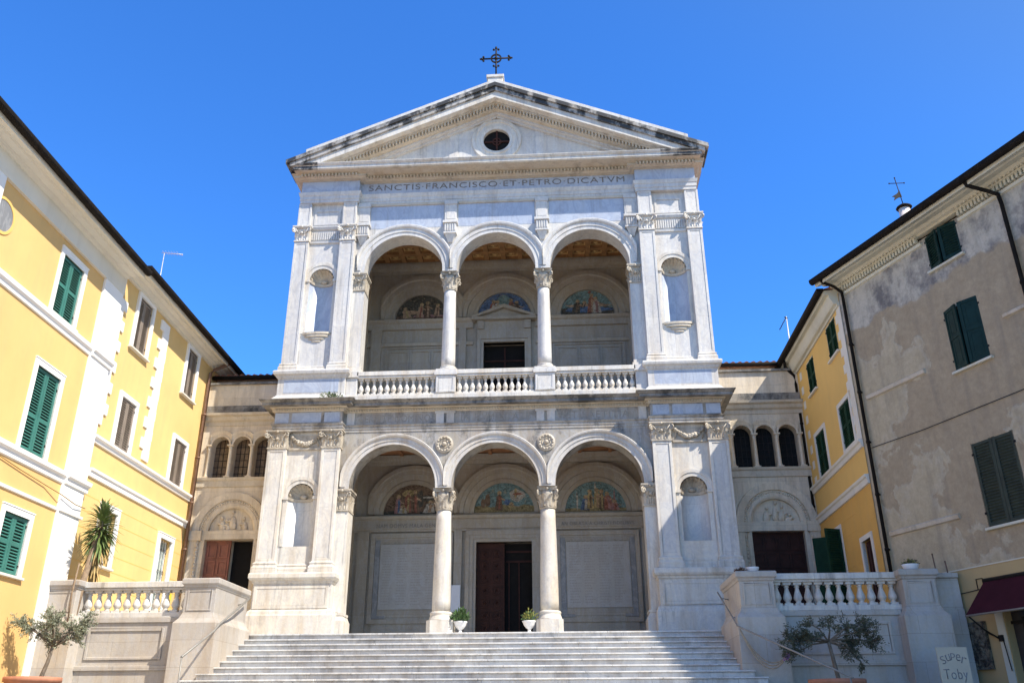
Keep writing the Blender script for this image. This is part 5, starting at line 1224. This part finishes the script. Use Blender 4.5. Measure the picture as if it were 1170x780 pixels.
r_ = window(H3, *low3[0], None, 0.12, fm='plaster_cream', sill=False, head=False)
b = MB(); b.box(3.64, 3.98, 0.08, 0.13, F, 4.16); frame_xz(b, 3.68, 3.94, 2.2, 4.1, 0.05, 0.06, 0.08); b.build('door_leaf', 'wood_door_dark', r_)
r_ = window(H3, *low3[1], None, 0.12, fm='plaster_cream', sill=False, head=False)
for (u, ang, fl) in ((0.95, R(118), False), (1.95, R(112), True)):
    lf = shutter_leaf(0.50, 2.85, None, (0.5,), False, flip=fl).build('shutter', ['shutter_dark_green', 'shutter_dark_green', 'iron_black'], r_); lf.location = (u, -0.03, 2.0); lf.rotation_euler = (0, 0, -ang if not fl else ang)
eaves(H3, -3.5, 4.93, 0.42, 10.25, 10.72, sm='plaster_bone', rise=0.3, depth=7)
pipe_run(H3, [(0.12, -0.40, 10.62), (-0.05, -0.36, 10.5), (-0.12, -0.10, 10.2), (-0.12, -0.08, 9.9), (-0.12, -0.08, 2.0)], 0.052, 'gutter_dark')
# ---- right, near: grey house
AG = -23.32; thG = R(-(90 + AG))
H4 = thing('grey_house', 'old grey house with patchy peeling plaster and dark shutters above a shop', 'house', (9.56, -3.5, 0), thG)
wins4 = [(3.14, 4.10, 9.70, 10.58), (3.20, 4.18, 7.13, 8.60), (3.16, 4.24, 3.67, 5.48), (8.4, 9.4, 7.13, 8.6), (8.4, 9.4, 3.67, 5.48)]
b = MB(); wall_with_holes(b, 0.0, 16.0, 2.95, 10.6, wins4); b.box(0.0, 16.0, 0.22, 8, -2, 10.6); b.box(0.0, 0.001, 0, 0.22, -2, 10.6); b.build('wall', 'plaster_patched', H4)
sd = (3.04, 5.6, -1.5, 2.02)
b = MB(); wall_with_holes(b, 0.0, 16.0, -2, 2.95, [sd]); b.build('lower_wall', 'plaster_shop', H4)
b = MB(); b.box(0.0, 16.0, -0.015, 0.0, 2.95, 2.975); b.build('paint_edge', 'plaster_bone', H4)
b = MB(); b.box(2.84, 3.02, -0.02, 0.06, -1.5, 2.02); b.box(sd[0], sd[1], 0.2, 0.22, sd[2], sd[3], 1); b.box(3.3, 3.34, 0.16, 0.2, sd[2], 1.9, 2); b.box(3.02, 5.6, 0.15, 0.2, 1.78, 1.84, 2); b.build('shop_door', ['plaster_bone', 'shop_dark', 'iron_black'], H4)
b = MB(); b.sweep([(0.28, 0), (3.05, 0)], [(0, 10.44), (0.05, 10.45), (0.06, 10.52), (0, 10.53)]); b.sweep([(4.2, 0), (16, 0)], [(0, 10.44), (0.05, 10.45), (0.06, 10.52), (0, 10.53)])
for a, c in ((0.3, 3.0), (4.25, 16.0)):
    k = int((c - a) / 0.1)
    for i in range(k): b.prism([(a + i * 0.1, 10.56), (a + i * 0.1 + 0.055, 10.56), (a + i * 0.1 + 0.055, 10.68), (a + i * 0.1, 10.68)], -0.10, 0.0)
    b.box(a, c, -0.12, 0.0, 10.68, 10.72)
b.build('dentil_band', 'plaster_bone', H4)
for a, c in ((0.3, 3.0), (4.25, 16.0)):
    b = MB(); rnd = random.Random(11); k = int((c - a) / 0.11)
    for i in range(k): b.ball((a + 0.05 + i * 0.11, -0.10, 10.78), 0.045, 6, 0, (1, 0.8, 1.2))
    b.build('leaf_moulding', 'plaster_bone', H4)
eaves(H4, -0.05, 16, 0.70, 10.70, 10.86, sm='plaster_bone', rise=0.3, depth=8)
kw = dict(fm='plaster_patched', ssill='plaster_bone', head=False)
window(H4, *wins4[0], 'shutter_teal', 0.0, mids=(), openl=R(17), openr=R(16), inset=0.05, **kw)
window(H4, *wins4[1], 'shutter_teal', 0.0, mids=(0.52,), solid=True, openl=R(17), openr=R(16), inset=0.05, **kw)
window(H4, *wins4[2], 'shutter_weathered', 0.0, mids=(), inset=0.04, **kw)
for w in wins4[3:]: window(H4, *w, 'shutter_weathered', 0.0, mids=(), inset=0.04, **kw)
pipe_run(H4, [(0.22, -0.66, 10.80), (0.22, -0.62, 10.74), (0.26, -0.30, 10.66), (0.29, -0.10, 10.5), (0.29, -0.09, 10.3), (0.29, -0.09, 2.4)], 0.042, 'gutter_dark')
pipe_run(H4, [(5.10, -0.66, 10.80), (5.10, -0.62, 10.72), (5.22, -0.25, 10.60), (5.36, -0.10, 10.45), (5.38, -0.09, 10.2), (5.38, -0.09, -1.2)], 0.045, 'gutter_dark')
b = MB(); b.sweep([(0.45, 0), (2.38, 0)], [(0, 7.40), (0.05, 7.42), (0.07, 7.50), (0.02, 7.53), (0, 7.54)]); b.build('string_course', 'marble_cream', H4); b = MB(); b.sweep([(0.42, 0), (2.50, 0)], [(0, 3.99), (0.05, 4.01), (0.07, 4.09), (0.02, 4.12), (0, 4.13)]); b.build('string_course', 'marble_cream', H4); b = MB(); b.sweep([(4.7, 0), (9, 0)], [(0, 7.78), (0.05, 7.80), (0.06, 7.86), (0, 7.90)]); b.build('string_course', 'marble_cream', H4)
b = MB(); b.tube([(0.3, -0.03, 6.2), (2.0, -0.03, 6.15), (4.5, -0.03, 6.17), (9, -0.03, 6.2)], 0.009, 5); b.build('cable', 'iron_black', H4)
b = MB(); b.tube([(2.6, -0.04, 2.5), (2.1, -0.04, 2.47), (2.12, -0.04, 1.9), (2.7, -0.05, 1.6), (2.95, -0.05, 1.5), (3.0, -0.05, 0.9)], 0.011, 5); frame_xz(b, 2.56, 2.73, 2.50, 2.72, 0.012, -0.02, -0.004); b.box(2.86, 2.95, -0.07, -0.0, 1.46, 1.58); b.build('wiring', 'iron_black', H4)
# awning over the shop
M4 = Matrix.Translation((9.56, -3.5, 0)) @ Matrix.Rotation(thG, 4, 'Z')
def g4(u, y, z_): return M4 @ Vector((u, y, z_))
aw = thing('awning', 'dark maroon cloth shop awning on the grey house wall', 'awning', g4(2.8, 0, 2.6), thG)
b = MB(); ua, ub = 0.0, 3.6
top = (-0.06, 0.04); bot = (-0.74, -0.66)
b.add([(ua, top[0], top[1]), (ub, top[0], top[1]), (ub, bot[0], bot[1]), (ua, bot[0], bot[1]), (ua, top[0], top[1] - 0.02), (ub, top[0], top[1] - 0.02), (ub, bot[0], bot[1] - 0.02), (ua, bot[0], bot[1] - 0.02)], [(0, 1, 2, 3), (4, 7, 6, 5), (0, 4, 5, 1), (1, 5, 6, 2), (2, 6, 7, 3), (3, 7, 4, 0)])
b.build('cloth', 'awning_cloth', aw)
b = MB(); b.tube([(ua - 0.02, -0.05, 0.05), (ub, -0.05, 0.05)], 0.045, 8); b.build('roller', 'iron_black', aw)
b = MB(); b.tube([(ua, -0.74, -0.67), (ub, -0.74, -0.67)], 0.02, 8); b.build('front_bar', 'galvanised', aw)
for u in (0.06, 3.5):
    b = MB(); b.tube([(u, -0.01, -1.1), (u, -0.4, -0.92), (u, -0.74, -0.67)], 0.016, 6); b.build('arm', 'iron_black', aw)
# dark relief plaque
pq = MB(); pq.box(-0.28, 0.28, -0.05, 0.0, -0.45, 0.45)
rnd = random.Random(9)
for i in range(40): pq.ball((rnd.uniform(-.2, .2), -0.05, rnd.uniform(-.38, .38)), rnd.uniform(0.02, 0.06), 6, 0, (1, 0.5, 1))
frame_xz(pq, -0.29, 0.29, -0.46, 0.46, 0.04, -0.075, 0.0)
o = tag(pq.build('relief_plaque', 'relief_dark'), 'dark rough relief panel hung on the wall beside the maroon awning', 'plaque'); o.location = g4(2.29, -0.01, 1.42); o.rotation_euler = (0, 0, thG)
# ------------------------------------------------------------------ roof top things
an = thing('roof_antenna', 'thin white antenna mast with one arm on the pale yellow house roof', 'antenna', (-11.2, -0.22, 11.9))
b = MB(); b.tube([(0, 0, 0), (0.0, 0, 2.62)], 0.013, 6); b.build('mast', 'antenna_metal', an)
b = MB(); b.tube([(-0.1, 0, 2.64), (0.62, 0.0, 2.55)], 0.012, 6); b.box(0.60, 0.64, -0.02, 0.02, 2.52, 2.57)
for k in range(6): b.tube([(0.0 + k * 0.1, -0.16, 2.63 - k * 0.0125), (0.0 + k * 0.1, 0.16, 2.63 - k * 0.0125)], 0.006, 4)
b.build('arm', 'antenna_metal', an)
an = thing('roof_antenna', 'thin tv antenna mast on the roof beside the satellite dish', 'antenna', (9.95, 3.0, 11.0))
b = MB(); b.tube([(0, 0, 0), (0.02, 0, 2.0)], 0.018, 6); b.build('mast', 'antenna_metal', an)
b = MB(); b.tube([(0.0, 0, 1.95), (-0.24, 0.1, 1.55)], 0.014, 6); b.tube([(-0.05, 0, 1.98), (0.06, 0, 1.92)], 0.02, 6)
for k in range(5): p = Vector((0, 0, 1.95)).lerp(Vector((-0.24, 0.1, 1.55)), k / 4); b.tube([p + Vector((-.03, -.1, 0)), p + Vector((.03, .1, 0))], 0.006, 4)
b.build('arm', 'iron_black', an)
ds = thing('satellite_dish', 'small round satellite dish on the roof beside the ochre house eaves', 'satellite dish', (10.0, 2.7, 11.0))
b = MB(); b.lathe(0, 0, [(0.001, 0.06), (0.08, 0.05), (0.15, 0.02), (0.19, -0.02), (0.19, -0.035), (0.14, 0.0), (0.001, 0.035)], 20, cap=False); b.xform(Matrix.Translation((0, -0.08, 0.84)) @ Matrix.Rotation(R(80), 4, 'X') @ Matrix.Scale(-1, 4, (0, 0, 1))); b.build('dish', 'dish_grey', ds)
b = MB(); b.tube([(0, 0, 0), (0, 0, 0.84)], 0.02, 6); b.tube([(0, -0.08, 0.74), (0, -0.30, 0.82)], 0.01, 5); b.build('mount', 'antenna_metal', ds)
tp = g4(0.05, 3.0, 11.95)
tw = thing('roof_turret', 'round pale rooftop turret with a weathervane behind the grey house eaves', 'turret', tp)
b = MB(); b.lathe(0, 0, [(0.17, 0.0), (0.16, 1.98)], 16); b.build('drum', 'plaster_tower', tw)
b = MB(); b.lathe(0, 0, [(0.20, 1.96), (0.23, 2.0), (0.2, 2.04), (0.08, 2.12), (0.02, 2.14)], 16); b.build('cap', 'gutter_dark', tw)
b = MB(); b.tube([(0, 0, 2.1), (-0.09, 0, 3.05)], 0.013, 6); b.tube([(-0.28, 0, 2.87), (0.16, 0, 2.87)], 0.012, 6); b.ball((-0.28, 0, 2.87), 0.025, 6); b.ball((0.16, 0, 2.87), 0.025, 6); b.ball((-0.09, 0, 3.06), 0.025, 6)
b.prism([(-0.03, 2.62), (-0.12, 2.50), (-0.28, 2.40), (-0.2, 2.38), (-0.25, 2.26), (-0.1, 2.36), (0.01, 2.38)], -0.008, 0.008); b.build('weathervane', 'iron_black', tw)

# ------------------------------------------------------------------ plants
def leaf_quads(b, p, d, L, w, m, rnd):
    d = d.normalized(); s = d.cross(Vector((rnd.uniform(-1, 1), rnd.uniform(-1, 1), rnd.uniform(-1, 1)))).normalized()
    nn = d.cross(s); b.add([p, p + d * L * 0.5 + s * w, p + d * L + nn * L * 0.1, p + d * L * 0.5 - s * w], [(0, 1, 2, 3)], m)
def olive(name_lbl, px, py, z0, fork, clusters, seed, mleaf, nleaf=52):
    rnd = random.Random(seed)
    t = thing('olive_tree', name_lbl, 'tree', (px, py, z0))
    O = Vector((px, py, z0)); fk = Vector(fork) - O
    b = MB(); b.tube([(0, 0, -0.25), (0.02, 0, 0.0), fk * 0.5 + Vector((0.015, 0.02, 0)), fk], 0.05, 8, 0, 0.033)
    twigs = []
    for (c, r, n) in clusters:
        n = int(n * 1.5)
        c = Vector(c) - O; m1 = fk.lerp(c, 0.5) + Vector((rnd.uniform(-.08, .08), rnd.uniform(-.08, .08), rnd.uniform(0, .1)))
        b.tube([fk, m1, c], 0.022, 6, 0, 0.009)
        for k in range(n):
            d = Vector((rnd.gauss(0, 1), rnd.gauss(0, 1), rnd.gauss(0.1, 0.9))).normalized(); e = c + d * r * rnd.uniform(0.5, 1.3); st_ = c.lerp(m1, rnd.uniform(0, 0.7))
            mid = st_.lerp(e, 0.5) + Vector((rnd.uniform(-.05, .05), rnd.uniform(-.05, .05), rnd.uniform(-.02, .06))); b.tube([st_, mid, e], 0.006, 4, 0, 0.003); twigs.append((st_, mid, e))
    b.build('trunk', 'bark_olive', t)
    b = MB()
    for (a, m_, e) in twigs:
        for k in range(nleaf):
            u = rnd.uniform(0.15, 1.05); p = a.lerp(m_, u * 2) if u < 0.5 else m_.lerp(e, (u - 0.5) * 2)
            p = p + Vector((rnd.gauss(0, .025), rnd.gauss(0, .025), rnd.gauss(0, .025)))
            d = (e - a).normalized() + Vector((rnd.uniform(-1, 1), rnd.uniform(-1, 1), rnd.uniform(-.9, .9)))
            leaf_quads(b, p, d, rnd.uniform(.035, .075), rnd.uniform(.007, .012), 0 if rnd.random() < 0.7 else 1, rnd)
    b.build('crown', list(mleaf), t)
def pot(x, y, z0, z1, r, lbl, mat='terracotta'):
    t = thing('terracotta_pot', lbl, 'plant pot', (x, y, z0)); h = z1 - z0
    b = MB(); b.lathe(0, 0, [(r * 0.62, 0), (r * 0.7, 0.03), (r * 0.92, h - 0.12), (r * 0.93, h - 0.1), (r, h - 0.09), (r, h), (r * 0.9, h), (r * 0.88, h - 0.06)], 28); b.build('body', mat, t)
    b = MB(); b.lathe(0, 0, [(0.001, h - 0.04), (r * 0.9, h - 0.05)], 20, cap=False); b.build('soil', 'soil', t)
YT = -6.95
pot(-8.74, YT, G, 0.87, 0.54, 'round terracotta pot in front of the sunlit balustrade wall')
olive('small leaning olive tree before the sunlit balustrade wall', -8.60, YT, 0.86, (-8.46, YT, 1.45),
      [((-9.05, YT, 1.85), 0.26, 9), ((-8.75, YT + .1, 1.80), 0.28, 9), ((-9.28, YT - .05, 1.90), 0.20, 4), ((-8.5, YT - .1, 1.92), 0.28, 9), ((-8.15, YT, 1.85), 0.28, 9), ((-7.85, YT, 1.88), 0.26, 9), ((-8.0, YT + .15, 1.62), 0.22, 6), ((-8.62, YT, 1.6), 0.24, 5), ((-8.7, YT, 2.1), 0.2, 4), ((-7.75, YT - .1, 1.65), 0.18, 4), ((-8.35, YT, 1.6), 0.2, 4)], 21, ('leaf_olive_pale', 'leaf_olive'), 60)
pot(7.11, YT, G, 0.74, 0.53, 'round terracotta pot in front of the shaded balustrade wall')
olive('small spreading olive tree before the shaded balustrade wall', 7.13, YT, 0.73, (7.06, YT, 1.42),
      [((6.75, YT, 1.75), 0.24, 4), ((6.5, YT, 1.55), 0.24, 9), ((6.3, YT + .1, 1.45), 0.22, 9), ((6.75, YT - .1, 1.48), 0.2, 8), ((6.35, YT, 1.2), 0.2, 7), ((7.1, YT, 1.82), 0.25, 4), ((7.45, YT, 1.65), 0.24, 6), ((7.75, YT, 1.6), 0.28, 10), ((7.55, YT + .1, 1.4), 0.26, 10), ((7.95, YT, 1.42), 0.22, 9), ((7.8, YT - .1, 1.75), 0.15, 5), ((7.5, YT, 1.2), 0.18, 5), ((7.65, YT, 1.0), 0.12, 2)], 33, ('leaf_olive_dark', 'leaf_olive_dark'))
def tuft(name, lbl, cat, c, r, h, n, mats, seed, L=(.05, .1), w=(.012, .03), ball=True):
    rnd = random.Random(seed); b = MB(); c = Vector(c)
    for k in range(n):
        d = Vector((rnd.gauss(0, 1), rnd.gauss(0, 1), abs(rnd.gauss(0.2, 1)))).normalized(); p = c + Vector((d.x * r, d.y * r, d.z * h)) * rnd.uniform(0.25, 1.0)
        leaf_quads(b, p, d + Vector((rnd.uniform(-.6, .6), rnd.uniform(-.6, .6), rnd.uniform(-.2, .8))), rnd.uniform(*L), rnd.uniform(*w), rnd.randrange(len(mats)), rnd)
    for k in range(12): d = Vector((rnd.gauss(0, .5), rnd.gauss(0, .5), 1)).normalized(); b.tube([c - Vector((0, 0, .05)), c + Vector((d.x * r, d.y * r, d.z * h)) * 0.8], 0.006, 4, len(mats) - 1)
    return tag(b.build(name, list(mats)), lbl, cat)
for s, lb in ((-1, 'bushy dark green'), (1, 'sparse yellow green')):
    u = thing('stone_urn', 'white footed urn with a %s plant beside a porch column' % lb, 'urn', (s * 0.96, 0.28, F), 0)
    u.location = (s * 0.96, 0.12, F)
    b = MB(); b.box(-0.13, 0.13, -0.13, 0.13, 0, 0.28); b.build('block', 'marble_trim', u, 0.01)
    b = MB(); b.lathe(0, 0, [(0.11, 0.28), (0.10, 0.31), (0.045, 0.37), (0.04, 0.41), (0.10, 0.46), (0.155, 0.53), (0.175, 0.59), (0.20, 0.62), (0.20, 0.64), (0.16, 0.64), (0.1, 0.56)], 20); b.build('bowl', 'bowl_white', u)
tuft('potted_plant', 'bushy dark green plant growing in a white urn on the porch', 'plant', (-0.96, 0.12, F + 0.66), 0.24, 0.32, 260, ('leaf_bush', 'leaf_bush'), 4, (.07, .13), (.02, .04))
tuft('potted_plant', 'sparse yellow green plant growing in a white urn on the porch', 'plant', (0.96, 0.12, F + 0.66), 0.19, 0.30, 120, ('leaf_yellowish', 'leaf_bush'), 5, (.07, .14), (.015, .03))
bo = thing('planter_bowl', 'white bowl beside the withered plant on the shaded stair pier', 'planter', (6.06, -5.52, 2.955), 0)
b = MB(); b.lathe(0, 0, [(0.08, 0), (0.10, 0.01), (0.135, 0.09), (0.14, 0.115), (0.12, 0.115), (0.10, 0.05)], 20); b.build('bowl', 'bowl_white', bo)
tuft('dry_plant', 'brown withered plant beside the white bowl on the shaded stair pier', 'plant', (5.80, -5.5, 2.97), 0.13, 0.1, 200, ('leaf_rust', 'leaf_rust'), 6, (.03, .06), (.006, .014))
bo = thing('planter_bowl', 'white oval planter on the wall pier by the grey house', 'planter', (9.40, -5.55, 2.955), 0)
b = MB(); b.lathe(0, 0, [(0.10, 0), (0.12, 0.01), (0.15, 0.11), (0.155, 0.13), (0.13, 0.13), (0.1, 0.06)], 20, sx=1.15); b.build('bowl', 'bowl_white', bo)
tuft('potted_plant', 'low yellow green plant in the white oval planter', 'plant', (9.40, -5.55, 3.08), 0.18, 0.12, 180, ('leaf_yellowish', 'leaf_olive_dark'), 8, (.03, .06), (.008, .016))
tuft('weed', 'green weed sprouting from the cornice at the sunlit end of the balcony', 'plant', (-4.95, -0.48, 9.06), 0.36, 0.16, 260, ('leaf_bush', 'leaf_olive'), 9, (.05, .12), (.008, .02))
# yucca
ML = Matrix.Translation((-9.726, 1.4, 0)) @ Matrix.Rotation(thL, 4, 'Z')
def l1(u, y, z_): return ML @ Vector((u, y, z_))
base = l1(-7.05, -0.62, F); t = thing('yucca_tree', 'tall spiky yucca against the pale yellow house wall', 'tree', base); rnd = random.Random(12)
hd = l1(-6.62, -0.66, 4.42) - base
b = MB(); b.tube([(0, 0, 0), hd * 0.35 + Vector((0.02, -0.08, 0)), hd * 0.7 + Vector((0, -0.03, 0)), hd], 0.075, 8, 0, 0.06); b.tube([(0.05, -0.25, 0), (0.03, -0.27, 0.7), (0.05, -0.24, 1.35)], 0.02, 6, 0, 0.015); b.build('trunk', 'bark_yucca', t)
b = MB()
for k in range(430):
    u = rnd.random(); a = rnd.uniform(0, 2 * PI); dead = k > 290
    if not dead:
        el = R(80 - 140 * u ** 0.85); c = hd + Vector((0, 0, 0.15 - 0.70 * u)); L = rnd.uniform(0.38, 0.56)
    else:
        el = R(rnd.uniform(-88, -62)); c = hd + Vector((0, 0, -rnd.uniform(0.35, 1.0))); L = rnd.uniform(0.35, 0.65)
    d = Vector((math.cos(a) * math.cos(el), math.sin(a) * math.cos(el), math.sin(el))); s = d.cross(Vector((0, 0, 1))).normalized() * rnd.uniform(.020, .034); nn = d.cross(s).normalized()
    droop = Vector((0, 0, -0.22 if not dead else -0.04)) * L
    P = [c + d * 0.05, c + d * L * 0.35 + droop * 0.1, c + d * L * 0.7 + droop * 0.5, c + d * L + droop * 1.3]; W = (0.8, 1.0, 0.75, 0.05)
    v = []
    for p, w in zip(P, W): v += [p - s * w, p + nn * 0.012 * w, p + s * w]
    b.add(v, [(3 * i + j, 3 * i + j + 1, 3 * i + j + 4, 3 * i + j + 3) for i in range(3) for j in range(2)], 1 if dead or (u > 0.9 and rnd.random() < .5) else 0)
b.build('crown', ['leaf_yucca', 'leaf_dead'], t)
# paper notice and board
o = MB(); o.box(-0.15, 0.15, -0.012, 0.0, -0.42, 0.42); o = tag(o.build('notice', 'notice_paper'), 'pale paper notice on the porch wall beside the main door', 'notice'); o.location = (-1.56, YB - 0.105, 3.67)
sg = thing('sign_board', 'pale hand lettered board standing below the shaded balustrade wall', 'sign', (9.32, -7.0, G))
b = MB(); b.box(-0.285, 0.285, -0.012, 0.012, 0.36, 1.17); b.build('panel', 'sign_paper', sg)
b = MB(); b.box(-0.27, -0.23, 0.013, 0.05, 0, 1.15); b.box(0.23, 0.27, 0.013, 0.05, 0, 1.15); b.build('leg', 'wood_door_dark', sg)
for i, ch in enumerate('Super'):
    u = (i - 2) / 2.0; o = text_obj(ch, -0.04, 0.04, 0, -0.06, 0.12 if i else 0.14, 'letter_sign', sg, 'letter', thin=-0.012); o.location = (u * 0.19 - 0.0, -0.018, 1.00 - 0.07 * u * u); o.rotation_euler = (0, u * R(20), 0)
o = text_obj('Toby', -0.22, 0.21, -0.018, 0.54, 0.24, 'letter_sign', sg, 'lettering', thin=-0.012)

for (x, y, h, lb) in ((9.98, -5.40, 0.42, 'tall thin rusty rod standing behind the wall end by the grey house'), (10.22, -5.40, 0.26, 'short rusty rod standing behind the wall end by the grey house')):
    b = MB(); b.tube([(0, 0, -0.1), (-0.02, 0, h)], 0.014, 6); b.ball((-0.02, 0, h), 0.022, 6)
    o = tag(b.build('iron_rod', 'copper_brown'), lb, 'rod'); o.location = (x, y, 2.9)
